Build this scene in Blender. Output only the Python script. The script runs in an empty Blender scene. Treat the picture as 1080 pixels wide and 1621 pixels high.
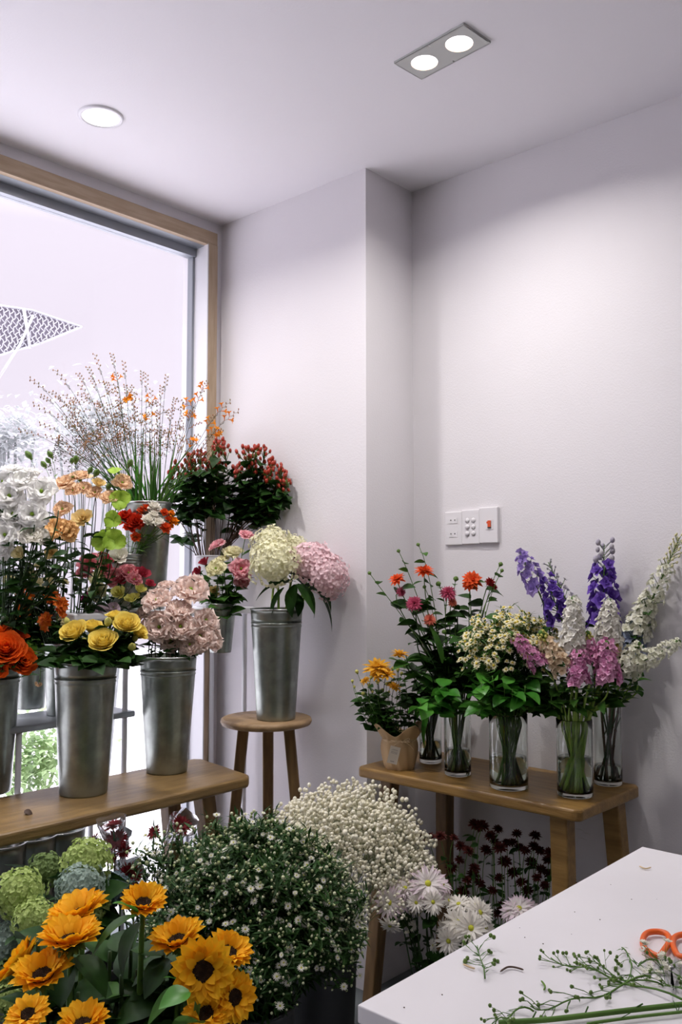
import bpy, math, random
from mathutils import Vector, Matrix, Quaternion, noise

R = random.Random(11)
PI = math.pi
SC = bpy.context.scene
COL = SC.collection

# ------------------------------------------------------------------ camera
FPX = 1395.0
YAW, PITCH = math.radians(42.04), math.radians(3.875)
CAM = Vector((0, 0, 1.43))
FH = Vector((-math.sin(YAW), math.cos(YAW), 0))
RT = Vector((math.cos(YAW), math.sin(YAW), 0))
FW = FH * math.cos(PITCH) + Vector((0, 0, 1)) * math.sin(PITCH)
UP = RT.cross(FW)
cd = bpy.data.cameras.new('camera')
cam = bpy.data.objects.new('camera', cd)
COL.objects.link(cam)
cd.sensor_fit = 'HORIZONTAL'
cd.sensor_width = 36
cd.lens = 36 * FPX / 1080
cd.clip_start = 0.02
m3 = Matrix((RT, UP, -FW)).transposed()
cam.matrix_world = Matrix.Translation(CAM) @ m3.to_4x4()
SC.camera = cam


def ray(px, py):
    return FW + RT * ((px - 540) / FPX) + UP * ((810.5 - py) / FPX)


def at(px, py, depth):
    return CAM + ray(px, py) * depth


def onz(px, py, z):
    d = ray(px, py)
    return CAM + d * ((z - CAM.z) / d.z)


def onx(px, py, x):
    d = ray(px, py)
    return CAM + d * ((x - CAM.x) / d.x)


def ony(px, py, y):
    d = ray(px, py)
    return CAM + d * ((y - CAM.y) / d.y)


def proj(p):
    v = Vector(p) - CAM
    return 540 + FPX * v.dot(RT) / v.dot(FW), 810.5 - FPX * v.dot(UP) / v.dot(FW)


def dep(p):
    return (Vector(p) - CAM).dot(FW)


# ------------------------------------------------------------------ world, lights, exposure
EXPOSURE = 0.2
SC.view_settings.view_transform = 'Standard'
SC.view_settings.look = 'None'
SC.view_settings.gamma = 1
SC.view_settings.use_curve_mapping = False
SC.view_settings.exposure = EXPOSURE
w = bpy.data.worlds.new('overcast_sky')
SC.world = w
w.use_nodes = True
nt = w.node_tree
nt.nodes.clear()
out = nt.nodes.new('ShaderNodeOutputWorld')
bg = nt.nodes.new('ShaderNodeBackground')
tc = nt.nodes.new('ShaderNodeTexCoord')
sp = nt.nodes.new('ShaderNodeSeparateXYZ')
rp = nt.nodes.new('ShaderNodeValToRGB')
nt.links.new(tc.outputs['Generated'], sp.inputs[0])
nt.links.new(sp.outputs['Z'], rp.inputs[0])
rp.color_ramp.elements[0].position = 0.0
rp.color_ramp.elements[0].color = (0.86, 0.79, 0.89, 1)
rp.color_ramp.elements[1].position = 1.0
rp.color_ramp.elements[1].color = (6.5, 6.4, 6.9, 1)
e = rp.color_ramp.elements.new(0.36)
e.color = (0.90, 0.82, 0.93, 1)
nt.links.new(rp.outputs[0], bg.inputs[0])
bg.inputs[1].default_value = 1.0
nt.links.new(bg.outputs[0], out.inputs[0])

LAMP_POWER = 6.6
def downlight(x, y, z, power, r=0.05, col=(1, 0.96, 0.93), spread=150):
    ld = bpy.data.lights.new('downlight_bulb', 'AREA')
    ld.shape = 'DISK'
    ld.size = r * 2
    ld.energy = power
    ld.color = col
    ld.spread = math.radians(spread)
    lo = bpy.data.objects.new('downlight_bulb', ld)
    lo.location = (x, y, z)
    COL.objects.link(lo)
    return lo

# ------------------------------------------------------------------ materials
def mat(name, base, rough=0.6, metal=0.0, c2=None, scale=8, spec=0.5, trans=0.0, bump=0.0, bscale=40,
        tip=None, tip_lo=0.0, tip_hi=1.0, transmission=0.0, ior=1.45, emit=None, estr=1.0, wood=None, contrast=(0.35, 0.65), coat=0):
    m = bpy.data.materials.new(name)
    m.use_nodes = True
    t = m.node_tree
    N, L = t.nodes, t.links
    b = N['Principled BSDF']
    b.inputs['Base Color'].default_value = (*base, 1)
    b.inputs['Roughness'].default_value = rough
    b.inputs['Metallic'].default_value = metal
    b.inputs['Specular IOR Level'].default_value = spec
    b.inputs['IOR'].default_value = ior
    b.inputs['Transmission Weight'].default_value = transmission
    b.inputs['Coat Weight'].default_value = coat
    if emit:
        b.inputs['Emission Color'].default_value = (*emit, 1)
        b.inputs['Emission Strength'].default_value = estr
    src = None
    tcn = N.new('ShaderNodeTexCoord')
    if wood:
        mp = N.new('ShaderNodeMapping')
        mp.inputs['Scale'].default_value = wood
        L.new(tcn.outputs['Object'], mp.inputs[0])
        vec = mp.outputs[0]
    else:
        vec = tcn.outputs['Object']
    if c2:
        no = N.new('ShaderNodeTexNoise')
        no.inputs['Scale'].default_value = scale
        no.inputs['Detail'].default_value = 5 if wood else 3
        L.new(vec, no.inputs['Vector'])
        cr = N.new('ShaderNodeValToRGB')
        cr.color_ramp.elements[0].position = contrast[0]
        cr.color_ramp.elements[1].position = contrast[1]
        cr.color_ramp.elements[0].color = (*base, 1)
        cr.color_ramp.elements[1].color = (*c2, 1)
        L.new(no.outputs['Fac'], cr.inputs[0])
        src = cr.outputs[0]
    if tip:
        at_ = N.new('ShaderNodeAttribute')
        at_.attribute_name = 't'
        mr = N.new('ShaderNodeMapRange')
        mr.inputs['From Min'].default_value = tip_lo
        mr.inputs['From Max'].default_value = tip_hi
        L.new(at_.outputs['Fac'], mr.inputs[0])
        mx = N.new('ShaderNodeMix')
        mx.data_type = 'RGBA'
        L.new(mr.outputs[0], mx.inputs[0])
        if src:
            L.new(src, mx.inputs[6])
        else:
            mx.inputs[6].default_value = (*base, 1)
        mx.inputs[7].default_value = (*tip, 1)
        src = mx.outputs[2]
    if src:
        L.new(src, b.inputs['Base Color'])
    if bump:
        n2 = N.new('ShaderNodeTexNoise')
        n2.inputs['Scale'].default_value = bscale
        n2.inputs['Detail'].default_value = 4
        L.new(vec, n2.inputs['Vector'])
        bp = N.new('ShaderNodeBump')
        bp.inputs['Strength'].default_value = bump
        bp.inputs['Distance'].default_value = 0.004
        L.new(n2.outputs['Fac'], bp.inputs['Height'])
        L.new(bp.outputs[0], b.inputs['Normal'])
    if trans:
        tr = N.new('ShaderNodeBsdfTranslucent')
        ms = N.new('ShaderNodeMixShader')
        ms.inputs[0].default_value = trans
        if src:
            L.new(src, tr.inputs[0])
        else:
            tr.inputs[0].default_value = (*base, 1)
        L.new(b.outputs[0], ms.inputs[1])
        L.new(tr.outputs[0], ms.inputs[2])
        L.new(ms.outputs[0], N['Material Output'].inputs[0])
    return m


def pet(name, base, c2=None, tip=None, lo=0.0, hi=1.0, rough=0.65, scale=25, trans=0.3):
    return mat(name, base, rough=rough, c2=c2, scale=scale, tip=tip, tip_lo=lo, tip_hi=hi, trans=trans, spec=0.25)


M = dict(
    wall=mat('wall_paint', (0.74, 0.715, 0.735), 0.85, c2=(0.77, 0.745, 0.765), scale=1.3, bump=0.15, bscale=180, spec=0.2),
    dark_wall=mat('dark_unseen_wall', (0.10, 0.085, 0.07), 0.7, c2=(0.14, 0.12, 0.10), scale=3),  # unseen walls, given a dark colour to cut bounced light
    pavement=mat('pavement', (0.84, 0.82, 0.85), 0.8, c2=(0.88, 0.86, 0.89), scale=3),
    ceil=mat('ceiling_paint', (0.82, 0.80, 0.83), 0.9, c2=(0.84, 0.82, 0.85), scale=1.2, bump=0.1, bscale=160, spec=0.2),
    floor=mat('concrete_floor', (0.10, 0.115, 0.12), 0.6, c2=(0.17, 0.19, 0.20), scale=5, bump=0.2, bscale=60),
    pale_wood=mat('pale_timber', (0.40, 0.30, 0.20), 0.6, c2=(0.48, 0.37, 0.26), scale=9, wood=(9, 1, 9), spec=0.3),
    pale_wood_up=mat('pale_timber_upright', (0.40, 0.30, 0.20), 0.6, c2=(0.48, 0.37, 0.26), scale=9, wood=(9, 9, 1), spec=0.3),
    bench=mat('oak_bench', (0.17, 0.105, 0.042), 0.36, c2=(0.27, 0.17, 0.065), scale=6, wood=(9, 1.2, 9), bump=0.25, bscale=30),
    bench_x=mat('oak_bench_cross', (0.20, 0.11, 0.03), 0.36, c2=(0.32, 0.185, 0.055), scale=6, wood=(1.2, 9, 9), bump=0.25, bscale=30),
    stool=mat('stool_oak', (0.27, 0.17, 0.085), 0.5, c2=(0.38, 0.25, 0.13), scale=6, wood=(9, 1.5, 9), bump=0.2, bscale=30),
    leg=mat('oak_leg', (0.15, 0.085, 0.035), 0.5, c2=(0.24, 0.14, 0.055), scale=7, wood=(8, 8, 1), bump=0.2, bscale=30),
    alu=mat('grey_aluminium', (0.33, 0.35, 0.38), 0.4, 0.6),
    white_metal=mat('white_metal', (0.74, 0.74, 0.77), 0.35, 0.0),
    zinc=mat('galvanised_steel', (0.24, 0.26, 0.24), 0.34, 0.9, c2=(0.35, 0.38, 0.35), scale=22, bump=0.12, bscale=50),
    zinc_rim=mat('galvanised_rim', (0.50, 0.52, 0.51), 0.3, 0.95),
    dark_pot=mat('dark_grey_pot', (0.028, 0.03, 0.032), 0.45, 0.1, c2=(0.045, 0.047, 0.05), scale=6),
    white_enamel=mat('white_enamel', (0.75, 0.74, 0.77), 0.3),
    water=mat('dark_water', (0.02, 0.03, 0.02), 0.08, spec=0.6),
    vwater=mat('vase_water', (0.82, 0.92, 0.84), 0.0, transmission=1.0, ior=1.33),
    glass=mat('clear_glass', (0.95, 0.99, 0.97), 0.0, transmission=1.0, ior=1.42),
    counter=mat('white_counter', (0.70, 0.68, 0.70), 0.4, c2=(0.74, 0.72, 0.74), scale=4),
    plastic=mat('white_plastic', (0.76, 0.74, 0.76), 0.35),
    gap_shade=mat('painted_gap_shadow', (0.3, 0.29, 0.29), 0.5),
    kraft=mat('kraft_paper', (0.47, 0.32, 0.17), 0.75, c2=(0.55, 0.38, 0.21), scale=9, bump=0.5, bscale=16),
    raffia=mat('raffia', (0.66, 0.5, 0.3), 0.7),
    tag=mat('tag_card', (0.62, 0.56, 0.46), 0.7),
    ink=mat('printed_ink', (0.2, 0.19, 0.17), 0.7),
    orange_plastic=mat('orange_plastic', (0.78, 0.13, 0.015), 0.35),
    steel=mat('blade_steel', (0.6, 0.6, 0.62), 0.25, 1.0),
    lamp=mat('lamp_glow', (1, 1, 1), 0.5, emit=(1.0, 0.93, 1.0), estr=2.2),
    lamp_warm=mat('lamp_reflector', (0.9, 0.75, 0.6), 0.4, emit=(1.0, 0.72, 0.5), estr=0.9),
    lampplate=mat('lamp_plate', (0.52, 0.53, 0.51), 0.5, 0.2),
    red_led=mat('red_rocker', (0.7, 0.09, 0.02), 0.4),
    black=mat('black_plastic', (0.02, 0.02, 0.02), 0.4),
    film=mat('clear_film', (0.96, 0.95, 0.97), 0.12, transmission=0.92, ior=1.1, spec=0.8),
    # greens
    stem=mat('green_stem', (0.07, 0.15, 0.025), 0.5, c2=(0.11, 0.22, 0.04), scale=12, spec=0.3),
    stem_dark=mat('dark_stem', (0.02, 0.045, 0.012), 0.55, c2=(0.035, 0.075, 0.018), scale=12, spec=0.3),
    stem_light=mat('light_green_stem', (0.24, 0.40, 0.06), 0.45, c2=(0.34, 0.50, 0.09), scale=12),
    stem_brown=mat('brown_stem', (0.055, 0.03, 0.018), 0.6, c2=(0.1, 0.05, 0.03), scale=20),
    leaf=mat('green_leaf', (0.028, 0.09, 0.012), 0.45, c2=(0.055, 0.15, 0.02), scale=14, trans=0.22, spec=0.3),
    leaf_dark=mat('dark_leaf', (0.011, 0.038, 0.006), 0.5, c2=(0.026, 0.078, 0.012), scale=14, trans=0.12, spec=0.22),
    leaf_bright=mat('bright_leaf', (0.04, 0.19, 0.018), 0.36, c2=(0.09, 0.30, 0.035), scale=14, trans=0.3, spec=0.5),
    leaf_fresh=mat('fresh_leaf', (0.13, 0.26, 0.03), 0.45, c2=(0.2, 0.36, 0.06), scale=14, trans=0.35),
    sepal=mat('sepal_green', (0.09, 0.17, 0.03), 0.6, c2=(0.15, 0.25, 0.05), scale=20, trans=0.15),
    # petals
    sun=pet('sunflower_petal', (0.93, 0.45, 0.008), (0.95, 0.56, 0.02), scale=12),
    sun_disc=mat('sunflower_disc', (0.018, 0.008, 0.004), 0.9, c2=(0.05, 0.022, 0.008), scale=120, bump=0.8, bscale=250),
    yellow=pet('yellow_rose_petal', (0.86, 0.66, 0.09), (0.90, 0.76, 0.22)),
    bud_yellow=pet('yellow_green_bud', (0.60, 0.60, 0.16), (0.72, 0.66, 0.20)),
    orange=pet('orange_rose_petal', (0.80, 0.10, 0.008), (0.88, 0.17, 0.015)),
    orange_deep=pet('deep_orange_petal', (0.50, 0.05, 0.006), (0.62, 0.08, 0.01)),  # deeper orange, used for one rose
    alstro=pet('orange_alstroemeria_petal', (0.66, 0.12, 0.012), (0.72, 0.24, 0.02), tip=(0.50, 0.07, 0.012), lo=0.5),
    cream_al=pet('cream_alstroemeria_petal', (0.70, 0.62, 0.30), (0.80, 0.72, 0.45)),
    pinkal=pet('dusty_alstroemeria_petal', (0.58, 0.42, 0.16), (0.55, 0.30, 0.22)),
    palepink=pet('pale_pink_petal', (0.86, 0.60, 0.52), (0.92, 0.72, 0.64), tip=(0.93, 0.78, 0.71), lo=0.3),
    white=pet('white_petal', (0.80, 0.80, 0.56), (0.92, 0.91, 0.84), tip=(0.94, 0.93, 0.90), lo=0.02, hi=0.25),
    offwhite=pet('off_white_petal', (0.88, 0.85, 0.76), (0.92, 0.89, 0.82)),
    cream=pet('cream_petal', (0.78, 0.74, 0.42), (0.84, 0.80, 0.56)),
    peach=pet('peach_petal', (0.80, 0.52, 0.30), (0.84, 0.62, 0.42)),
    apricot=pet('apricot_petal', (0.82, 0.48, 0.19), (0.85, 0.58, 0.28)),
    butter=pet('butter_petal', (0.80, 0.58, 0.22), (0.84, 0.68, 0.34)),
    lime=mat('lime_bract', (0.26, 0.46, 0.03), 0.5, c2=(0.44, 0.62, 0.09), scale=30, trans=0.45, spec=0.3),
    rosepink=pet('rose_pink_petal', (0.66, 0.17, 0.22), (0.78, 0.32, 0.38), tip=(0.84, 0.50, 0.52), lo=0.6),
    dusty=pet('dusty_rose_petal', (0.42, 0.07, 0.09), (0.60, 0.16, 0.18), tip=(0.68, 0.30, 0.32), lo=0.6),
    darkrose=pet('dark_rose_petal', (0.30, 0.02, 0.035), (0.42, 0.04, 0.07)),
    magenta=pet('magenta_petal', (0.55, 0.02, 0.22), (0.62, 0.05, 0.3)),
    lilac=pet('lilac_petal', (0.68, 0.52, 0.62), (0.78, 0.64, 0.70)),
    red=pet('red_carnation_petal', (0.48, 0.02, 0.008), (0.60, 0.04, 0.01)),
    scarlet=pet('scarlet_petal', (0.74, 0.07, 0.015), (0.80, 0.14, 0.03)),
    crimson=pet('crimson_petal', (0.20, 0.006, 0.006), (0.32, 0.012, 0.01)),
    burgundy=pet('burgundy_petal', (0.035, 0.006, 0.005), (0.10, 0.012, 0.008), trans=0.1),
    gerbera=pet('burgundy_gerbera_petal', (0.12, 0.006, 0.010), (0.20, 0.010, 0.015)),
    coral=pet('coral_petal', (0.72, 0.16, 0.10), (0.78, 0.26, 0.17)),
    dahliapink=pet('dahlia_pink_petal', (0.55, 0.06, 0.15), (0.68, 0.16, 0.26)),
    hyd_cream=pet('cream_hydrangea_floret', (0.80, 0.78, 0.50), (0.88, 0.86, 0.68), scale=30),
    hyd_pink=pet('pink_hydrangea_floret', (0.82, 0.56, 0.60), (0.90, 0.74, 0.76), scale=30),
    hyd_lime=pet('lime_hydrangea_floret', (0.36, 0.48, 0.12), (0.56, 0.66, 0.26), scale=30),
    hyd_blue=pet('blue_green_hydrangea_floret', (0.30, 0.40, 0.36), (0.46, 0.56, 0.46), scale=30),
    hyd_dark=pet('slate_blue_hydrangea_floret', (0.12, 0.17, 0.20), (0.24, 0.31, 0.34), scale=30),
    hyd_moss=pet('moss_green_hydrangea_floret', (0.12, 0.19, 0.06), (0.24, 0.33, 0.11), scale=30),
    mumyellow=pet('yellow_mum_petal', (0.78, 0.38, 0.02), (0.84, 0.50, 0.05)),
    daisy=pet('blush_daisy_petal', (0.84, 0.78, 0.78), (0.88, 0.84, 0.80), tip=(0.78, 0.52, 0.70), lo=0.6, hi=1.15),
    daisy_white=pet('cream_daisy_petal', (0.84, 0.80, 0.72), (0.88, 0.85, 0.80)),
    daisy_eye=mat('green_daisy_eye', (0.42, 0.46, 0.03), 0.8, c2=(0.55, 0.52, 0.05), scale=200),
    aster=pet('aster_petal', (0.84, 0.83, 0.72), (0.88, 0.87, 0.80)),
    aster_bud=mat('aster_bud_cream', (0.34, 0.40, 0.17), 0.7, c2=(0.66, 0.68, 0.46), scale=30, spec=0.2),
    gyp=mat('gypsophila_blossom', (0.84, 0.79, 0.60), 0.8, c2=(0.92, 0.89, 0.76), scale=40, spec=0.2, trans=0.15),
    gypstem=mat('gypsophila_stem', (0.12, 0.17, 0.06), 0.6, c2=(0.2, 0.26, 0.1), scale=20),
    chamo=pet('chamomile_petal', (0.80, 0.74, 0.46), (0.86, 0.82, 0.60)),
    chamo_eye=mat('chamomile_eye', (0.60, 0.45, 0.05), 0.8),
    stockwhite=pet('white_stock_petal', (0.84, 0.82, 0.74), (0.89, 0.87, 0.82), scale=30),
    stockpink=pet('pink_stock_petal', (0.70, 0.24, 0.50), (0.80, 0.48, 0.62), scale=35, tip=(0.80, 0.42, 0.62), lo=0.5),
    stockpeach=pet('peach_stock_petal', (0.80, 0.62, 0.42), (0.84, 0.72, 0.54), scale=30),
    delph=pet('purple_delphinium_petal', (0.10, 0.035, 0.34), (0.20, 0.10, 0.50), tip=(0.26, 0.16, 0.58), lo=0.6),
    delph_pale=pet('violet_delphinium_petal', (0.30, 0.20, 0.56), (0.46, 0.36, 0.68)),
    delph_blue=pet('pale_blue_delphinium_petal', (0.40, 0.48, 0.68), (0.58, 0.64, 0.78)),
    delph_grey=pet('grey_lilac_bud', (0.46, 0.42, 0.54), (0.58, 0.56, 0.58)),
    larkwhite=pet('white_larkspur_petal', (0.80, 0.80, 0.64), (0.90, 0.89, 0.80)),
    berry=mat('hypericum_berry', (0.26, 0.015, 0.01), 0.35, c2=(0.42, 0.05, 0.02), scale=30),
    croco=pet('crocosmia_petal', (0.82, 0.24, 0.01), (0.86, 0.34, 0.02)),
    croco_bud=mat('crocosmia_bud', (0.35, 0.12, 0.04), 0.6, c2=(0.2, 0.16, 0.06), scale=60),
    haze=mat('fuzzy_seed_head', (0.16, 0.15, 0.13), 0.8, c2=(0.26, 0.24, 0.22), scale=40, trans=0.3),
    outside_leaf=mat('outside_leaf', (0.30, 0.44, 0.20), 0.6, c2=(0.50, 0.62, 0.36), scale=8, trans=0.5),
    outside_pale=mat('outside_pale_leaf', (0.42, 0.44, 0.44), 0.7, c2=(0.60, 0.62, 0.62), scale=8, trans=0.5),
    mesh=mat('outside_mesh', (0.30, 0.27, 0.33), 0.7),
    scuff=mat('scuff_mark', (0.62, 0.6, 0.58), 0.8),
)


# ------------------------------------------------------------------ mesh helpers
class MB:
    def __init__(s):
        s.v, s.f, s.t = [], [], []

    def add(s, vs, fs, ts=None, xf=None):
        o = len(s.v)
        for v in vs:
            v = Vector(v)
            s.v.append(xf @ v if xf is not None else v)
        s.t += list(ts) if ts else [0.0] * len(vs)
        s.f += [tuple(i + o for i in f) for f in fs]

    def grid(s, fn, nu, nv, xf=None, closev=False):
        vs, ts, fs = [], [], []
        cv = nv if closev else nv + 1
        for i in range(nu + 1):
            for j in range(cv):
                u = i / nu
                vs.append(fn(u, (j / nv) * 2 - 1))
                ts.append(u)
        for i in range(nu):
            for j in range(nv):
                a = i * cv + j
                b = i * cv + (j + 1) % cv
                fs.append((a, b, b + cv, a + cv))
        s.add(vs, fs, ts, xf)

    def tube(s, pts, radii, n=6, cap=True):
        pts = [Vector(p) for p in pts]
        if not hasattr(radii, '__len__'):
            radii = [radii] * len(pts)
        o = len(s.v)
        nrm = None
        for i, p in enumerate(pts):
            d = (pts[min(i + 1, len(pts) - 1)] - pts[max(i - 1, 0)])
            d = d.normalized() if d.length > 1e-9 else Vector((0, 0, 1))
            if nrm is None:
                nrm = d.orthogonal().normalized()
            nrm = (nrm - d * nrm.dot(d))
            nrm = nrm.normalized() if nrm.length > 1e-6 else d.orthogonal().normalized()
            bn = d.cross(nrm)
            for k in range(n):
                a = 2 * PI * k / n
                s.v.append(p + (nrm * math.cos(a) + bn * math.sin(a)) * radii[i])
                s.t.append(i / max(1, len(pts) - 1))
        for i in range(len(pts) - 1):
            for k in range(n):
                a = o + i * n + k
                b = o + i * n + (k + 1) % n
                s.f.append((a, b, b + n, a + n))
        if cap:
            s.f.append(tuple(o + k for k in reversed(range(n))))
            s.f.append(tuple(o + (len(pts) - 1) * n + k for k in range(n)))

    def box(s, lo, hi, xf=None):
        x0, y0, z0 = lo
        x1, y1, z1 = hi
        vs = [(x0, y0, z0), (x1, y0, z0), (x1, y1, z0), (x0, y1, z0), (x0, y0, z1), (x1, y0, z1), (x1, y1, z1), (x0, y1, z1)]
        s.add(vs, [(3, 2, 1, 0), (4, 5, 6, 7), (0, 1, 5, 4), (1, 2, 6, 5), (2, 3, 7, 6), (3, 0, 4, 7)], None, xf)

    def lathe(s, prof, n=40, cx=0, cy=0):
        o = len(s.v)
        for r, z in prof:
            for k in range(n):
                a = 2 * PI * k / n
                s.v.append(Vector((cx + r * math.cos(a), cy + r * math.sin(a), z)))
                s.t.append(0)
        for i in range(len(prof) - 1):
            for k in range(n):
                a = o + i * n + k
                b = o + i * n + (k + 1) % n
                s.f.append((a, b, b + n, a + n))

    def ball(s, c, r, n=6, m=4, sz=1.0, xf=None):
        vs = [(c[0], c[1], c[2] - r * sz)]
        for i in range(1, m):
            ph = PI * i / m
            for k in range(n):
                a = 2 * PI * k / n
                vs.append((c[0] + r * math.sin(ph) * math.cos(a), c[1] + r * math.sin(ph) * math.sin(a), c[2] - r * sz * math.cos(ph)))
        vs.append((c[0], c[1], c[2] + r * sz))
        fs = []
        for k in range(n):
            fs.append((0, 1 + (k + 1) % n, 1 + k))
            l = 1 + (m - 2) * n
            fs.append((len(vs) - 1, l + k, l + (k + 1) % n))
        for i in range(m - 2):
            for k in range(n):
                a = 1 + i * n + k
                b = 1 + i * n + (k + 1) % n
                fs.append((a, b, b + n, a + n))
        s.add(vs, fs, [0.5] * len(vs), xf)

    def mesh(s, name, material, smooth=True):
        me = bpy.data.meshes.new(name)
        me.from_pydata([tuple(v) for v in s.v], [], s.f)
        at_ = me.attributes.new('t', 'FLOAT', 'POINT')
        at_.data.foreach_set('value', s.t)
        if smooth:
            me.polygons.foreach_set('use_smooth', [True] * len(me.polygons))
        me.materials.append(material)
        me.update()
        return me

    def build(s, name, material, parent=None, smooth=True, origin=None):
        if origin is not None:
            o = Vector(origin)
            s.v = [v - o for v in s.v]
        ob = bpy.data.objects.new(name, s.mesh(name, material, smooth))
        if origin is not None:
            ob.location = origin
        COL.objects.link(ob)
        if parent is not None:
            ob.parent = parent
        return ob


def tag(o, label=None, cat=None, group=None, kind=None):
    if label:
        o['label'] = label
    if cat:
        o['category'] = cat
    if group:
        o['group'] = group
    if kind:
        o['kind'] = kind
    return o


def empty(name, loc=(0, 0, 0)):
    o = bpy.data.objects.new(name, None)
    o.location = loc
    o.empty_display_size = 0.05
    COL.objects.link(o)
    return o


def inst(name, me, parent, matrix):
    o = bpy.data.objects.new(name, me)
    COL.objects.link(o)
    o.parent = parent
    o.matrix_local = matrix
    return o


def bevel(o, wd, seg=3):
    b = o.modifiers.new('bevel', 'BEVEL')
    b.width = wd
    b.segments = seg
    b.limit_method = 'ANGLE'
    return o


def struct(name, mb, m, smooth=False):
    return tag(mb.build(name, m, smooth=smooth), kind='structure')


# ------------------------------------------------------------------ room shell
FLOOR, CEIL = 0.09, 2.80
WX, WAY, STEPX, WRY = -2.64, 2.219, -1.888, 2.477
XE, YB = 2.2, -1.6
b = MB(); b.box((WX - 0.3, YB, FLOOR - 0.1), (XE, WRY + 0.3, FLOOR)); struct('floor', b, M['floor'])
b = MB(); b.box((WX - 0.3, YB, CEIL), (XE, WRY + 0.3, CEIL + 0.12)); struct('ceiling', b, M['ceil'])
b = MB(); b.box((WX - 0.2, WAY, FLOOR), (STEPX, WRY + 0.25, CEIL)); struct('wall_back', b, M['wall'])
b = MB(); b.box((STEPX, WRY, FLOOR), (XE, WRY + 0.25, CEIL)); struct('wall_right', b, M['wall'])
b = MB(); b.box((WX - 0.2, YB, 2.753), (WX, WAY, CEIL)); b.box((WX - 0.2, 2.186, FLOOR), (WX, WAY, 2.753)); struct('wall_left', b, M['wall'])
b = MB(); b.box((XE - 0.1, YB, FLOOR), (XE, WRY, CEIL)); struct('wall_east', b, M['dark_wall'])
b = MB(); b.box((WX - 0.2, YB - .15, FLOOR), (XE, YB, CEIL)); struct('wall_front', b, M['dark_wall'])
# window: timber frame, pale reveal, grey metal sash, glass
ZT = 2.753
b = MB(); b.box((WX + 0.001, YB, ZT - 0.05), (WX + 0.02, 2.184, ZT)); wf = struct('window_1', b, M['pale_wood'])
bevel(wf, 0.002, 1)
def wpart(name, lo, hi, m):
    b = MB(); b.box(lo, hi); o = b.build(name, m, wf, smooth=False); return o
wpart('jamb', (WX + 0.001, 2.138, FLOOR), (WX + 0.02, 2.184, ZT - 0.05), M['pale_wood_up'])
wpart('bead', (WX - 0.001, 2.133, FLOOR), (WX + 0.022, 2.138, ZT - 0.05), M['white_metal'])
wpart('bead', (WX - 0.001, YB, ZT - 0.056), (WX + 0.022, 2.138, ZT - 0.05), M['pale_wood'])
wpart('reveal', (WX - 0.10, YB, ZT - 0.056), (WX + 0.001, 2.138, ZT), M['alu'])
wpart('reveal', (WX - 0.10, 2.138, FLOOR), (WX + 0.001, 2.184, ZT - 0.056), M['white_metal'])
wpart('sash', (WX - 0.095, YB, ZT - 0.088), (WX - 0.055, 2.138, ZT - 0.056), M['alu'])
wpart('sash', (WX - 0.095, 2.128, FLOOR), (WX - 0.065, 2.138, ZT - 0.088), M['alu'])
gl = MB(); gl.box((WX - 0.082, YB, FLOOR), (WX - 0.078, 2.138, ZT - 0.088))
gm = bpy.data.materials.new('window_glass'); gm.use_nodes = True
t_ = gm.node_tree; t_.nodes.clear()
o_ = t_.nodes.new('ShaderNodeOutputMaterial'); a_ = t_.nodes.new('ShaderNodeBsdfTransparent'); g_ = t_.nodes.new('ShaderNodeBsdfGlossy'); x_ = t_.nodes.new('ShaderNodeMixShader')
a_.inputs[0].default_value = (0.97, 0.97, 0.98, 1); g_.inputs['Roughness'].default_value = 0.02
x_.inputs[0].default_value = 0.04
t_.links.new(a_.outputs[0], x_.inputs[1]); t_.links.new(g_.outputs[0], x_.inputs[2]); t_.links.new(x_.outputs[0], o_.inputs[0])
gl.build('pane', gm, wf, smooth=False)

# ------------------------------------------------------------------ ceiling lamps
def disc(mb, c, r, n=32, z=None, up=False):
    vs = [Vector(c)] + [Vector((c[0] + r * math.cos(2 * PI * k / n), c[1] + r * math.sin(2 * PI * k / n), c[2])) for k in range(n)]
    fs = [(0, 1 + (k + 1) % n, 1 + k) for k in range(n)]
    mb.add(vs, fs)

t = empty('twin_downlight', (-1.302, 1.84, CEIL))
tag(t, 'square-edged silver twin downlight with two glowing round lamps set in the ceiling', 'ceiling light')
ang = math.radians(-4)
xf = Matrix.Rotation(ang, 4, 'Z')
b = MB()
hw, hh = 0.118, 0.056
# plate with two round holes: ring strips
def plate_cell(mb, cx, r, x0, x1, y0, y1, z):
    n = 40
    inner, outer = [], []
    for k in range(n):
        a = 2 * PI * k / n
        c, s = math.cos(a), math.sin(a)
        inner.append((cx + r * c, r * s, z))
        tx = ((x1 - cx) / c) if c > 1e-6 else ((x0 - cx) / c if c < -1e-6 else 1e9)
        ty = (y1 / s) if s > 1e-6 else (y0 / s if s < -1e-6 else 1e9)
        q = min(tx, ty)
        outer.append((cx + q * c, q * s, z))
    vs = inner + outer
    fs = [(k, (k + 1) % n, n + (k + 1) % n, n + k) for k in range(n)]
    mb.add([xf @ Vector(v) for v in vs], fs)
for cx in (-0.059, 0.059):
    plate_cell(b, cx, 0.036, -hw if cx < 0 else 0, 0 if cx < 0 else hw, -hh, hh, -0.006)
b.box((-hw, -hh, -0.006), (-hw + .002, hh, 0.0), xf); b.box((hw - .002, -hh, -0.006), (hw, hh, 0.0), xf)
b.box((-hw, -hh, -0.006), (hw, -hh + .002, 0.0), xf); b.box((-hw, hh - .002, -0.006), (hw, hh, 0.0), xf)
b.build('plate', M['lampplate'], t, smooth=False)
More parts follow.
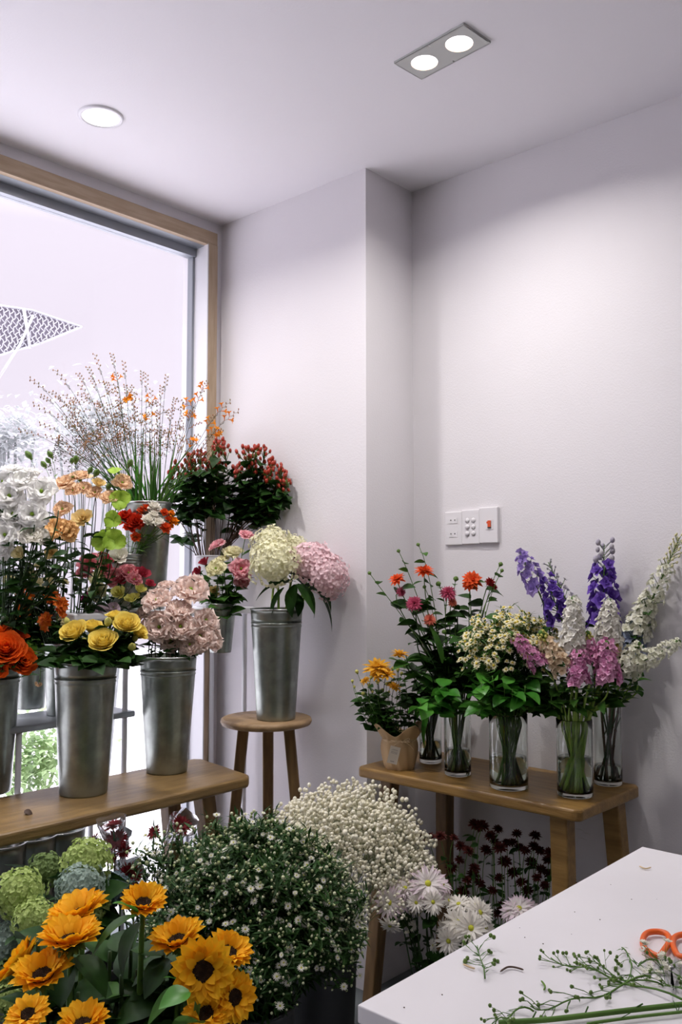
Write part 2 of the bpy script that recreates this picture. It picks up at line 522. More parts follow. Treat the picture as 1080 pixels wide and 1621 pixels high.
for cx in (-0.059, 0.059):
    p = xf @ Vector((cx, 0, 0))
    rb = MB(); rb.lathe([(0.036, -0.006), (0.0355, -0.0035)], 32, p.x, p.y); rb.build('lamp_collar', M['lamp_warm'], t)
    lb = MB(); disc(lb, (p.x, p.y, -0.0035), 0.0355); lb.build('lamp', M['lamp'], t)
    downlight(-1.302 + p.x, 1.84 + p.y, CEIL - 0.008, LAMP_POWER * .72, 0.033)
t = empty('round_downlight', (-2.26, 1.424, CEIL))
tag(t, 'round white downlight glowing in the ceiling beside the window', 'ceiling light')
b = MB(); b.lathe([(0.068, -0.0005), (0.066, -0.005), (0.056, -0.006), (0.055, -0.002)], 48); b.build('trim_ring', M['white_enamel'], t)
b = MB(); disc(b, (0, 0, -0.003), 0.0555, 40); b.build('lamp', M['lamp'], t)
downlight(-2.26, 1.424, CEIL - 0.009, LAMP_POWER * 1.3, 0.05)
# fill lamps added out of view to brighten the room, modelled as downlights
for lx, ly in ((-.75, .35), (.55, 1.15), (.55, -.4), (-1.9, -.3), (1.6, 1.6)):
    t = empty('round_downlight', (lx, ly, CEIL))
    tag(t, 'round white fill lamp added in the ceiling out of view', 'ceiling light', 'added fill lamps in the ceiling')
    b = MB(); b.lathe([(0.068, -0.0005), (0.066, -0.005), (0.056, -0.006), (0.055, -0.002)], 32); b.build('trim_ring', M['white_enamel'], t)
    b = MB(); disc(b, (0, 0, -0.003), 0.0555, 32); b.build('lamp', M['lamp'], t)
    downlight(lx, ly, CEIL - 0.009, LAMP_POWER * .35, 0.05)

# ------------------------------------------------------------------ wall plates on the right wall
def wall_plate(name, x0, x1, z0, z1, th):
    b = MB(); b.box((x0, WRY - th, z0), (x1, WRY, z1)); o = b.build(name, M['plastic'], smooth=False)
    bevel(o, 0.002, 2); return o
o = wall_plate('socket_outlet', -1.748, -1.679, 1.520, 1.632, 0.009)
tag(o, 'white wall socket plate with two two-pin outlets', 'wall socket')
for zc in (1.602, 1.556):
    b = MB(); b.box((-1.731, WRY - 0.0105, zc - .009), (-1.697, WRY - 0.009, zc + .009)); s_ = b.build('outlet', M['plastic'], o, smooth=False)
    h = MB()
    for dx in (-.008, .008): h.ball((-1.714 + dx, WRY - .0105, zc + .002), .0022, 8, 4)
    h.build('pin_holes', M['black'], s_)
o = wall_plate('light_switch', -1.678, -1.608, 1.522, 1.636, 0.011)
tag(o, 'white wall switch plate with six round buttons, beside the socket', 'light switch')
for i in range(3):
    for j in range(2):
        c = (-1.655 + j * .024, 1.601 - i * .022)
        b = MB(); b.lathe([(0, .005 if (j == 0 and i > 0) else .003), (.0078, .0045 if (j == 0 and i > 0) else .0025), (.0088, 0)], 20)
        q = b.build('button', M['plastic'], o)
        q.matrix_local = Matrix.Translation((c[0], WRY - .011, c[1])) @ Matrix.Rotation(PI / 2, 4, 'X')
        b = MB(); b.lathe([(.0088, .0003), (.0094, .0003)], 20); q2 = b.build('button_gap_shade', M['gap_shade'], q)  # flat grey ring, the gap's shadow put into its colour
o = wall_plate('breaker_switch', -1.607, -1.537, 1.524, 1.641, 0.013)
tag(o, 'white wall plate with one red and black rocker switch', 'light switch')
b = MB(); b.box((-1.582, WRY - .0142, 1.568), (-1.553, WRY - .013, 1.600)); s_ = b.build('switch_surround', M['plastic'], o, smooth=False)
b = MB(); b.box((-1.572, WRY - .018, 1.576), (-1.561, WRY - .014, 1.597)); b.box((-1.577, WRY - .016, 1.588), (-1.572, WRY - .014, 1.594)); b.build('rocker', M['red_led'], s_, smooth=False)
b = MB(); b.box((-1.572, WRY - .0182, 1.572), (-1.561, WRY - .014, 1.576)); b.build('rocker_base', M['black'], s_, smooth=False)
# pale scuffs on the wall below the bench
b = MB()
for (q0, q1) in (((912, 1312), (925, 1316)), ((922, 1318), (935, 1322)), ((915, 1326), (929, 1330)), ((855, 1293), (860, 1294))):
    p0, p1 = ony(*q0, WRY - .0008), ony(*q1, WRY - .0008)
    mid = (p0 + p1) / 2 + Vector((0, 0, .002))
    b.tube([p0, mid, p1], [.0006, .0011, .0005], 5)
o = b.build('wall_scuffs', M['scuff']); tag(o, 'pale chalky scuff marks on the wall under the bench', 'scuff', kind='stuff')

# ------------------------------------------------------------------ furniture
def slab(name, pts, z0, z1, m, parent=None, bev=0.008, waves=0.0):
    """plank from outline (list of xy), slightly irregular edge"""
    n = len(pts)
    ring = []
    for i in range(n):
        p, q = Vector(pts[i]), Vector(pts[(i + 1) % n])
        k = max(1, int((q - p).length / 0.04)) if waves else 1
        for j in range(k):
            a = p.lerp(q, j / k)
            if waves and j > 0:
                a = a + Vector((noise.noise(Vector((a.x * 9, a.y * 9, z0))), noise.noise(Vector((a.x * 9, a.y * 9, 5 + z0))))) * waves
            ring.append(a)
    n = len(ring)
    b = MB()
    b.add([(p.x, p.y, z0) for p in ring] + [(p.x, p.y, z1) for p in ring],
          [tuple(reversed(range(n))), tuple(range(n, 2 * n))] + [(i, (i + 1) % n, n + (i + 1) % n, n + i) for i in range(n)])
    o = b.build(name, m, parent, smooth=False)
    bevel(o, bev, 3)
    return o


def sq_leg(parent, top, bot, w0, w1, m, name='leg', rot=0.0):
    b = MB()
    vs = []
    for p, wd in ((bot, w1), (top, w0)):
        for sx, sy in ((-1, -1), (1, -1), (1, 1), (-1, 1)):
            c, s = math.cos(rot), math.sin(rot)
            vs.append((p[0] + (sx * c - sy * s) * wd / 2, p[1] + (sx * s + sy * c) * wd / 2, p[2]))
    b.add(vs, [(3, 2, 1, 0), (4, 5, 6, 7), (0, 1, 5, 4), (1, 2, 6, 5), (2, 3, 7, 6), (3, 0, 4, 7)])
    o = b.build(name, m, parent, smooth=False)
    bevel(o, 0.004, 2)
    return o


LBZ = 0.80    # left bench top
t = empty('wooden_bench', (-2.23, 1.1, FLOOR))
tag(t, 'long oak bench by the window carrying three tall steel buckets', 'bench')
def rel(pts, c): return [(p[0] - c[0], p[1] - c[1]) for p in pts]
c0 = (-2.23, 1.1)
slab('seat', rel([(-2.40, .35), (-2.055, .35), (-2.06, 1.86), (-2.085, 1.885), (-2.375, 1.935), (-2.40, 1.915)], c0), LBZ - .034 - FLOOR, LBZ - FLOOR, M['bench'], t, .009, .006)
for (tx, ty, bx, by) in ((-2.13, 1.74, -2.10, 1.83), (-2.33, 1.76, -2.36, 1.86), (-2.13, .5, -2.10, .42), (-2.33, .5, -2.36, .42)):
    sq_leg(t, (tx - c0[0], ty - c0[1], LBZ - .034 - FLOOR), (bx - c0[0], by - c0[1], 0), .05, .042, M['leg'])

RBZ = 0.827
t = empty('wooden_bench', (-1.44, 2.28, FLOOR))
tag(t, 'oak bench against the wall carrying glass vases and a paper-wrapped pot', 'bench')
c0 = (-1.44, 2.28)
P_ = [onz(565, 1212, RBZ), onz(930, 1277, RBZ), onz(1013, 1246, RBZ)]
xl, xr = -1.83, -1.07
slab('seat', rel([(xl, 2.115), (xl + .01, 2.10), (P_[1].x - .012, 2.092), (P_[1].x + .004, 2.105), (xr, 2.44), (xr - .015, 2.462), (xl + .01, 2.462), (xl, 2.45)], c0), RBZ - .032 - FLOOR, RBZ - FLOOR, M['bench_x'], t, .008, .003)
for q, wd in (((-1.75, 2.17, -1.80, 2.13), .045), ((-1.70, 2.39, -1.73, 2.42), .045), ((-1.165, 2.17, -1.135, 2.13), .05), ((-1.13, 2.40, -1.09, 2.43), .05)):
    sq_leg(t, (q[0] - c0[0], q[1] - c0[1], RBZ - .032 - FLOOR), (q[2] - c0[0], q[3] - c0[1], 0), wd, wd * .9, M['leg'] if wd < .05 else M['bench_x'])

STZ = 0.944
sc_ = Vector((-2.19, 2.055, FLOOR))
t = empty('round_stool', sc_)
tag(t, 'round three-legged wooden stool between the window frame and white wall', 'stool')
b = MB(); b.lathe([(0, -.026), (.135, -.026), (.148, -.022), (.153, -.012), (.150, -.003), (.143, 0), (0, 0)], 56)
o = b.build('seat', M['stool'], t); o.location = (0, 0, STZ - FLOOR)
for dx, dy in ((-.62, -.62), (.75, .45), (-.35, .72)):
    pass
for pt, pb, ww in (((395, 1158), (381, 1300), .036), ((424, 1158), (424, 1300), .036), ((452, 1155), (472, 1280), .036)):
    pass
for ang_, sp_ in ((222, 1), (42, 1), (132, .8)):
    a = math.radians(ang_)
    dx, dy = math.cos(a), math.sin(a)
    sq_leg(t, (dx * .075, dy * .075, STZ - .026 - FLOOR), (dx * .155 * sp_, dy * .155 * sp_, 0), .036, .032, M['leg'], rot=a)

# white work counter
TZ = 0.90
t = empty('work_counter', (-.2, .9, FLOOR))
tag(t, 'white work counter strewn with cut stems and orange-handled scissors', 'counter')
c0 = (-.2, .9)
slab('worktop', rel([(-.735, .845), (.62, .845), (.62, 1.685), (-.735, 1.685)], (c0)), TZ - .022 - FLOOR, TZ - FLOOR, M['counter'], t, .002)
b = MB(); b.box((-.735 + .16 + .2, .95 - .9, 0), (.62 - .1 + .2, 1.60 - .9, TZ - .022 - FLOOR)); b.build('cabinet_body', M['counter'], t, smooth=False)

# white metal rack standing in the window
t = empty('plant_rack', (-2.52, 1.5, FLOOR))
tag(t, 'pale metal rack with two shelves standing against the window', 'rack')
c0 = (-2.52, 1.5)
def rk(z0, z1, y0, y1, name='shelf', m=M['white_metal']):
    b = MB(); b.box((-2.63 - c0[0], y0 - c0[1], z0 - FLOOR), (-2.412 - c0[0], y1 - c0[1], z1 - FLOOR)); o = b.build(name, m, t, smooth=False); bevel(o, .006, 3); return o
TSZ, MSZ = 1.302, 0.985
rk(TSZ - .024, TSZ, 1.46, 2.205)
rk(MSZ - .02, MSZ, .5, 1.69, m=M['alu'])
for yy in (.75, 1.30, 1.66, 2.17):
    for xx in (-2.615, -2.43):
        top_ = TSZ - .024 if yy > 1.4 else MSZ - .02
        b = MB(); b.tube([(xx - c0[0], yy - c0[1], 0), (xx - c0[0], yy - c0[1], top_ - FLOOR)], .009, 10); b.build('post', M['white_metal'], t)

# ------------------------------------------------------------------ buckets and vases
def bucket_mesh(rt, rb, h, m, beads=True):
    b = MB()
    pr = [(0, .004), (rb * .94, .004), (rb * .98, 0), (rb, .004)]
    for i in range(1, 25):
        z = h * i / 24
        r = rb + (rt - rb) * i / 24
        pr.append((r, z))
        if beads and i == 20:
            for k in range(2):
                zz = z + .004 + k * .011
                rr = rb + (rt - rb) * zz / h
                pr += [(rr, zz - .003), (rr + .0022, zz), (rr, zz + .003)]
    pr += [(rt - .002, h), (rt - .003, h * .9), (rb + (rt - rb) * .72 - .002, h * .72)]
    b.lathe(pr, 48)
    return b.mesh('bucket_body', m)


def make_bucket(name, base, rt, rb, h, label, cat='bucket', m=None, rimm=None, beads=True, group=None):
    me = bucket_mesh(rt, rb, h, m or M['zinc'], beads)
    o = bpy.data.objects.new(name, me)
    o.location = base
    COL.objects.link(o)
    tag(o, label, cat, group)
    b = MB()
    n = 48
    ring = [(rt * math.cos(2 * PI * k / n), rt * math.sin(2 * PI * k / n), h) for k in range(n + 1)]
    b.tube(ring, .0028, 6, cap=False)
    b.build('rim', rimm or M['zinc_rim'], o)
    b = MB(); disc(b, (0, 0, h * .72), rb + (rt - rb) * .72 - .003, 32); b.v = [v for v in b.v]
    b.build('water', M['water'], o)
    return dict(o=o, base=Vector(base), top=Vector(base) + Vector((0, 0, h)), rt=rt, rb=rb, h=h, d=dep(Vector(base) + Vector((0, 0, h))))


def base_at(px, py, z, r):
    p = onz(px, py, z)
    v = Vector((p.x, p.y, 0)).normalized()
    return p + v * r


B = {}
def bk(key, px, py, z, rt, rb, h, label, **k):
    B[key] = make_bucket(k.pop('name', 'flower_bucket'), base_at(px, py, z, rb), rt, rb, h, label, **k)
    return B[key]

bk('yellow', 132, 1264, LBZ, .0885, .067, .372, 'tall galvanised steel bucket of yellow roses, middle of the bench')
bk('pink', 264, 1228, LBZ, .090, .064, .362, 'tall galvanised steel bucket of pale pink blooms at the bench end')
bk('orange', -22, 1262, LBZ, .088, .067, .37, 'tall galvanised steel bucket of orange roses cut by the photo edge')
bk('stool', 437, 1143, STZ, .0865, .064, .362, 'tall galvanised steel bucket of hydrangeas standing on the round stool')
bk('alstro', 47, 1124, MSZ, .058, .048, .20, 'small steel bucket on the rack holding orange alstroemeria')
bk('mixed', 150, 1120, MSZ, .058, .048, .24, 'steel bucket on the rack behind the yellow rose bucket')
def shelf_base(px, z, x): 
    # a point on the shelf at world x seen in column px
    lo = None
    for py in range(700, 1300):
        p = onx(px, py, x)
        if lo is None or abs(p.z - z) < abs(lo.z - z): lo = p
    return Vector((lo.x, lo.y, z))
def sb(key, px, rt, rb, h, label, x=-2.52, z=TSZ, **k):
    B[key] = make_bucket(k.pop('name', 'flower_bucket'), shelf_base(px, z, x), rt, rb, h, label, **k)
sb('whites', -12, .056, .046, .24, 'steel bucket on the rack packed with white lisianthus, hidden by orange roses', z=MSZ)
sb('peach', 98, .056, .046, .22, 'steel bucket on the rack packed with peach lisianthus behind the alstroemeria', z=MSZ)
sb('carn', 196, .055, .048, .185, 'small steel bucket of red and white carnations on the rack')
sb('croco', 232, .08, .062, .365, 'tall steel bucket of crocosmia on the top rack shelf', x=-2.535)
sb('hyper', 333, .058, .05, .185, 'white enamel vase of red-berried hypericum on the rack', name='enamel_vase', cat='vase', m=M['white_enamel'], rimm=M['white_enamel'], beads=False)
# hanging pail
p = at(350, 1030, 3.0)
B['pail'] = make_bucket('hanging_pail', Vector((-2.345, 1.985, 1.155)), .052, .036, .165, 'small grey steel pail of pink and cream lisianthus hanging from the rack', 'pail')
b = MB()
lp = Vector((0, 0, .165))
b.tube([lp + Vector((-.052, 0, -.005)), lp + Vector((-.056, 0, .0)), lp + Vector((-.066, 0, -.012)), lp + Vector((-.066, 0, -.03))], .003, 6)
b.build('hook', M['zinc_rim'], B['pail']['o'])

# tall tins on the floor under the window bench
for px, lab in ((3, 'tall empty steel bucket under the bench, dark inside, at the photo edge'), (52, 'tall empty steel bucket under the bench, middle of the three'), (97, 'tall empty steel bucket under the bench, nearest the burgundy gerberas')):
    k = 'tin%d' % px
    sb(k, px, .072, .06, .56, lab, x=-2.47, z=FLOOR)
# floor buckets
bk_f = lambda key, pos, rt, rb, h, lab, **k: B.__setitem__(key, make_bucket('floor_bucket', Vector((pos[0], pos[1], FLOOR)), rt, rb, h, lab, m=M['dark_pot'], rimm=M['dark_pot'], beads=False, **k))
pa = at(400, 1585, 2.02); bk_f('aster', pa, .098, .075, pa.z - FLOOR, 'dark grey bucket brimming with white asters on the floor')
pg = at(508, 1480, 2.38); bk_f('gyp', pg, .10, .085, pg.z - FLOOR, 'tall dark grey bucket of white gypsophila beside the wall corner')
ps = at(185, 1640, 1.50); bk_f('sun', (ps.x, ps.y), .11, .085, .36, 'dark bucket of sunflowers at the very front of the display')
ph = at(60, 1560, 1.86); bk_f('hyd', (ph.x, ph.y), .12, .09, .34, 'dark bucket of green and blue hydrangeas behind the sunflowers')
pd = at(700, 1560, 2.30); bk_f('daisy', (pd.x, pd.y), .09, .07, .26, 'dark bucket of blush daisy chrysanthemums beneath the wall bench')
pm = at(800, 1500, 2.52); bk_f('mum', (pm.x, pm.y), .12, .10, .24, 'dark bucket of burgundy button chrysanthemums beneath the wall bench')
pr_ = at(180, 1450, 2.25); bk_f('gerb', (pr_.x, pr_.y), .08, .065, .36, 'dark bucket of burgundy gerberas behind the hydrangeas')
pb_ = B['sun']


def make_vase(key, px, py, r, h, label, wl=.4, foot=False):
    base = base_at(px, py, RBZ, r)
    b = MB()
    pr = [(0, 0), (r * .93, 0), (r, .004)] + [(r, .004 + (h - .005) * i / 8) for i in range(1, 9)] + [(r - .0012, h), (r - .0024, h - .002)] + \
         [(r - .0026, .014 + (h - .02) * (1 - i / 8)) for i in range(1, 9)] + [(r * .8, .012), (0, .011)]
    b.lathe(pr, 48)
    o = b.build('glass_vase', M['glass'], None)
    o.location = base
    tag(o, label, 'vase')
    hw_ = h * wl
    b = MB(); rr = r - .0030
    b.lathe([(0, .0125), (rr * .8, .013), (rr, .016), (rr, hw_), (0, hw_)], 48)
    b.build('water', M['vwater'], o)
    B[key] = dict(o=o, base=Vector(base), top=Vector(base) + Vector((0, 0, h)), rt=r * .93, rb=r * .9, h=h, d=dep(Vector(base) + Vector((0, 0, h))))
make_vase('v_dark', 682, 1210, .036, .17, 'clear glass vase of dark stems half hidden behind the paper-wrapped pot', .4)
make_vase('v_dahlia', 725, 1231, .040, .215, 'clear cylinder glass vase of dahlias next to the paper-wrapped pot', .35)
make_vase('v_chamo', 806, 1254, .054, .205, 'wide clear glass vase of chamomile, third along the bench, low water', .42)
make_vase('v_stock', 911, 1266, .048, .205, 'clear glass vase crammed with pale green stock stems', .50)
make_vase('v_delph', 963, 1246, .040, .31, 'tall clear glass vase of woody stems behind the stock vase', .17)

# ------------------------------------------------------------------ flower parts (local +Z = the way a bloom faces)
def petal_fn(L, Wd, tilt, curl=0.0, cup=0.0, pw=0.6, blunt=0.8, ruf=0.0, ph=0.0, r0=0.0):
    """tilt: 0 = flat outward, 90 = upright; curl bends it further with length (degrees)"""
    def fn(u, v):
        a = math.radians(tilt)
        k = math.radians(curl)
        if abs(k) > 1e-3:
            x = L * (math.sin(a) - math.sin(a - k * u)) / k
            z = L * (math.cos(a - k * u) - math.cos(a)) / k
        else:
            x, z = L * u * math.cos(a), L * u * math.sin(a)
        wv = Wd * (max(0.0, math.sin(PI * min(1, u ** blunt) * .96 + .08)) ** pw)
        e = u * u * ruf
        z += cup * v * v * wv + e * math.sin(v * 6 + ph)
        x += e * .6 * math.cos(v * 5 + ph * 1.7) - (v * v) * L * .06 * u
        return Vector((r0 + x, v * wv, z))
    return fn


def zrot(a, rnd=0.0):
    return Matrix.Rotation(a, 4, 'Z') @ (Matrix.Rotation(R.uniform(-rnd, rnd), 4, 'Y') if rnd else Matrix.Identity(4))


def ring_petals(b, n, L, Wd, tilt, curl=0, cup=.2, jit=.08, nu=4, nv=2, z0=0, off=0, **k):
    for i in range(n):
        a = off + 2 * PI * (i + R.uniform(-.25, .25)) / n
        l = L * R.uniform(1 - jit, 1 + jit)
        b.grid(petal_fn(l, Wd * R.uniform(.88, 1.1), tilt + R.uniform(-8, 8), curl + R.uniform(-6, 6), cup, ph=R.uniform(0, 6), **k), nu, nv,
               Matrix.Translation((0, 0, z0)) @ zrot(a))


def t_sunflower(open_=1.0, fold=0):
    d = {}
    b = MB()
    ring_petals(b, 22, .046, .0135, 10 + 30 * (1 - open_), 16, .3, .12, 6, 3, r0=.022, blunt=.85, pw=.55)
    ring_petals(b, 19, .042, .0125, 30 + 36 * (1 - open_), 22, .35, .14, 6, 3, r0=.022, off=.2, z0=.002, blunt=.85, pw=.55)
    ring_petals(b, 8, .032, .010, 50 + 26 * (1 - open_), 40, .4, .2, 5, 2, r0=.019, off=.5, z0=.002, blunt=.9)
    for i in range(fold):
        a = R.uniform(0, 6.28)
        b.grid(petal_fn(.034, .011, 120, 120, .3, r0=.021), 5, 2, zrot(a))
    d['petals'] = b.mesh('petals', M['sun'])
    b = MB()
    for i in range(5):
        pass
    def dome(u, v):
        r = .026 * math.sin(u * PI / 2)
        a = v * PI
        return Vector((r * math.cos(a), r * math.sin(a), .007 * math.cos(u * PI / 2) - .004 * math.exp(-(r / .008) ** 2)))
    b.grid(dome, 8, 26, closev=True)
    for i in range(150):
        q = (i + .5) / 150
        r = .0255 * math.sqrt(q)
        a = i * 2.39996
        b.ball((r * math.cos(a), r * math.sin(a), .007 * math.sqrt(1 - min(1, (r / .026) ** 2) * .98)), .0011 + .0006 * q, 4, 3, 1.6)
    d['disc'] = b.mesh('disc', M['sun_disc'])
    b = MB()
    ring_petals(b, 12, .030, .008, -8, 20, .2, .2, 3, 2, r0=.008, z0=-.006)
    ring_petals(b, 9, .022, .008, -30, 20, .2, .2, 3, 2, r0=.006, z0=-.009)
    b.ball((0, 0, -.009), .014, 10, 5, .6)
    d['sepals'] = b.mesh('sepals', M['sepal'])
    return d, .062


def t_rose(m, n=28, ruffle=0.0, open_=.5, sepal='leaf_dark', centre=None, R0=1.0, pale=.0):
    """unit radius bloom"""
    b = MB()
    for k in range(n):
        q = (k + 1) / n
        a0 = k * 2.39996 + R.uniform(-.15, .15)
        rk = .08 + .54 * q ** .95
        hk = 1.12 - .42 * q * open_ * 1.4
        fl = (.04 + .36 * q) * (.3 + open_)
        span = 1.15 - .45 * q
        ph = R.uniform(0, 6)
        jz = R.uniform(-.04, .04)
        def fn(u, v):
            uu = u * (1 - .16 * v * v * u)
            rad = rk * (.18 + .82 * math.sin(min(1, uu * 1.15) * PI / 2)) + fl * uu ** 3.5 + ruffle * uu * uu * math.sin(v * 7 + ph)
            z = hk * uu - .25 * fl * uu ** 6 + ruffle * .7 * uu * uu * math.cos(v * 9 + ph) + jz
            an = a0 + v * span * (1 - .12 * u)
            return Vector((rad * math.cos(an), rad * math.sin(an), z - .55))
        b.grid(fn, 5, 6)
    d = {'petals': b.mesh('petals', M[m])}
    if centre:
        b = MB(); b.ball((0, 0, .2), .16, 8, 5, 1.3); d['eye'] = b.mesh('eye', M[centre])
    b = MB()
    ring_petals(b, 5, .6, .13, -25, 25, .2, .1, 3, 2, z0=-.52)
    b.ball((0, 0, -.58), .2, 8, 5)
    d['sepals'] = b.mesh('sepals', M[sepal])
    return d, 1.0


def t_lisi(m, n=11, centre='lime', ruf=.10):
    """open lisianthus: wide ruffled shallow cup"""
    b = MB()
    for k in range(n):
        q = (k + 1) / n
        a0 = k * 2.39996
        L = .55 + .5 * q
        ph = R.uniform(0, 6)
        b.grid(petal_fn(L, .42 + .12 * q, 74 - 52 * q, 30, .12, pw=.42, blunt=1.15, ruf=ruf, ph=ph, r0=.03), 5, 7, Matrix.Translation((0, 0, -.32)) @ zrot(a0))
    d = {'petals': b.mesh('petals', M[m])}
    b = MB(); b.ball((0, 0, -.14), .10, 8, 5, 1.3)
    d['eye'] = b.mesh('eye', M[centre])
    b = MB(); ring_petals(b, 5, .55, .07, 0, 0, .2, .1, 3, 2, z0=-.42); b.ball((0, 0, -.42), .16, 8, 5, 1.2)
    d['sepals'] = b.mesh('sepals', M['sepal'])
    return d, 1.0


def t_pom(m, rows, sepal='sepal', ruf=0.0, centre=None, cs=.16, pw=.6, cup=.25, nu=4, nv=2, blunt=.9, z0=-.2):
    b = MB()
    for j, (n, L, wd, tilt, curl) in enumerate(rows):
        ring_petals(b, n, L, wd, tilt, curl, cup, .1, nu, nv, off=j * .7, ruf=ruf, pw=pw, r0=.04, z0=z0, blunt=blunt)
    d = {'petals': b.mesh('petals', M[m])}
    if centre:
        b = MB(); b.ball((0, 0, z0 + .06), cs, 10, 5, .7)
        d['eye'] = b.mesh('eye', M[centre])
    b = MB(); b.ball((0, 0, z0 - .10), .22, 8, 5, .9)
    d['sepals'] = b.mesh('sepals', M[sepal])
    return d, 1.0


CARN = [(8, 1.0, .36, -6, -10), (9, 1.0, .34, 16, -20), (9, .95, .3, 36, -20), (8, .9, .28, 56, -14), (6, .8, .25, 76, -10)]
DAHL = [(14, 1.0, .12, -8, 25), (14, .98, .12, 12, 25), (13, .92, .11, 30, 25), (12, .84, .10, 48, 20), (9, .7, .09, 66, 10), (6, .5, .08, 82, 0)]
DAHLOPEN = [(10, 1.0, .2, -4, 20), (10, .95, .19, 20, 20), (8, .75, .17, 45, 15), (5, .5, .13, 72, 0)]
DAISY = [(17, 1.0, .105, 4, 16), (15, .95, .10, 18, 18), (9, .75, .09, 34, 20)]
MUM = [(12, 1.0, .15, 10, 20), (11, .92, .15, 34, 25), (9, .8, .14, 56, 25), (6, .6, .12, 76, 10)]
GERB = [(24, 1.0, .10, 8, 12), (22, .92, .10, 24, 14), (14, .6, .08, 40, 14)]


def t_bud(m, s='sepal', L=1.9):
    b = MB()
    def fn(u, v):
        r = .62 * math.sin(PI * min(1, u * .93 + .05)) ** .75 * (1 + .06 * math.sin(v * PI * 5 + u * 5))
        return Vector((r * math.cos(v * PI), r * math.sin(v * PI), L * (u - .5)))
    b.grid(fn, 8, 12, closev=True)
    d = {'petals': b.mesh('petals', M[m])}
    b = MB(); ring_petals(b, 5, 1.0, .22, 68, -12, .2, .1, 3, 2, z0=-L * .5); b.ball((0, 0, -L * .48), .3, 8, 5)
    d['sepals'] = b.mesh('sepals', M[s])
    return d, 1.0


def t_alstro(m):
    b = MB()
    for j in range(5):
        dirv = Vector((R.uniform(-.8, .8), R.uniform(-.8, .8), .8)).normalized()
        q = Vector((0, 0, 1)).rotation_difference(dirv).to_matrix().to_4x4()
        c = Matrix.Translation(dirv * .45) @ q
        for i in range(6):
            b.grid(petal_fn(.52, .13 if i % 2 else .17, 58, 48, .2, r0=.02, pw=.6), 4, 2, c @ zrot(i * PI / 3))
    d = {'petals': b.mesh('petals', M[m])}
    b = MB()
    for i in range(6):
        a = i * 1.05
        b.tube([(0, 0, -.5), (.2 * math.cos(a), .2 * math.sin(a), 0)], .03, 5)
    d['pedicels'] = b.mesh('pedicels', M['stem'])
    return d, 1.0


def t_hydrangea(m, n=95, fs=.17, squash=.85):
    b = MB()
    core = MB()
    for i in range(n):
        q = (i + .5) / n
        cz = 1 - 1.45 * q
        r = math.sqrt(max(0, 1 - cz * cz))
        a = i * 2.39996
        dirv = Vector((r * math.cos(a), r * math.sin(a), cz))
        rr = 1 + .25 * (noise.noise(dirv * 2.3)) + R.uniform(-.08, .08)
        q4 = Vector((0, 0, 1)).rotation_difference((dirv + Vector((R.uniform(-.3, .3), R.uniform(-.3, .3), R.uniform(-.3, .3)))).normalized()).to_matrix().to_4x4()
        c = Matrix.Translation(Vector((dirv.x * rr, dirv.y * rr, dirv.z * rr * squash))) @ q4 @ Matrix.Rotation(R.uniform(0, 1.5), 4, 'Z')
        s = fs * R.uniform(.85, 1.15)
        for k in range(4):
            b.grid(petal_fn(s, s * .6, R.uniform(-5, 38), R.uniform(-10, 30), .3, pw=.5, blunt=1.05), 2, 2, c @ Matrix.Rotation(k * PI / 2, 4, 'Z'))
        b.ball(tuple(c @ Vector((0, 0, .01))), s * .12, 5, 3)
    d = {'florets': b.mesh('florets', M[m])}
    for i in range(14):
        a = i * 2.4
        core.tube([(0, 0, -.75), (.45 * math.cos(a), .45 * math.sin(a), -.1 + .04 * i), (.8 * math.cos(a), .8 * math.sin(a), .0 + .05 * i)], .03, 5)
    core.ball((0, 0, 0), .8, 12, 8, squash)
    d['flower_stalks'] = core.mesh('flower_stalks', M[m])
    return d, 1.0


def t_spike(m, L, r, n=46, fs=.5, petals=5, budm=None, taper=.5, loose=0.0, frac=1.0):
    """flower spike from z=0 up to z=L; real units"""
    b, bud, st = MB(), MB(), MB()
    for i in range(n):
        u = (i + .5) / n
        z = L * u
        a = i * 2.39996 + R.uniform(-.3, .3)
        rad = r * (1 - taper * u ** 1.6)
        dirv = Vector((math.cos(a), math.sin(a), .25 + .5 * u)).normalized()
        c0_ = Vector((0, 0, z)) + dirv * rad * R.uniform(.55, .9)
        q4 = Vector((0, 0, 1)).rotation_difference(dirv).to_matrix().to_4x4()
        c = Matrix.Translation(c0_) @ q4
        s = r * fs * (1 - .45 * u) * R.uniform(.85, 1.15)
        if u < frac:
            for k in range(petals):
                b.grid(petal_fn(s, s * .5, R.uniform(5, 40), 10, .25, pw=.5, blunt=1.0, ruf=s * .12, ph=R.uniform(0, 6)), 2, 2, c @ Matrix.Rotation(k * 2 * PI / petals + R.uniform(-.2, .2), 4, 'Z'))
            for k in range(3):
                b.grid(petal_fn(s * .6, s * .35, 60, 10, .25, pw=.5), 2, 2, c @ Matrix.Rotation(k * 2.1, 4, 'Z'))
        else:
            bud.ball(tuple(c0_), s * .4, 7, 5, 1.3)
            bud.tube([tuple(c0_), (0, 0, max(z - .004, L * frac))], .0012, 4)
        if loose:
            st.tube([(0, 0, z - .01), tuple(c0_)], .0009, 4)
    st.tube([(0, 0, -.02), (0, 0, L)], [.0026, .001], 6)
    if not loose: st.ball((0, 0, L), r * .25, 6, 4, 1.5)
    d = {'florets': b.mesh('florets', M[m]), 'spike_stalk': st.mesh('spike_stalk', M['stem'])}
    if bud.v:
        bud.tube([(0, 0, L * frac), (0, 0, L)], [.0013, .0008], 5)
        d['buds'] = bud.mesh('buds', M[budm or 'sepal'])
    return d, 1.0


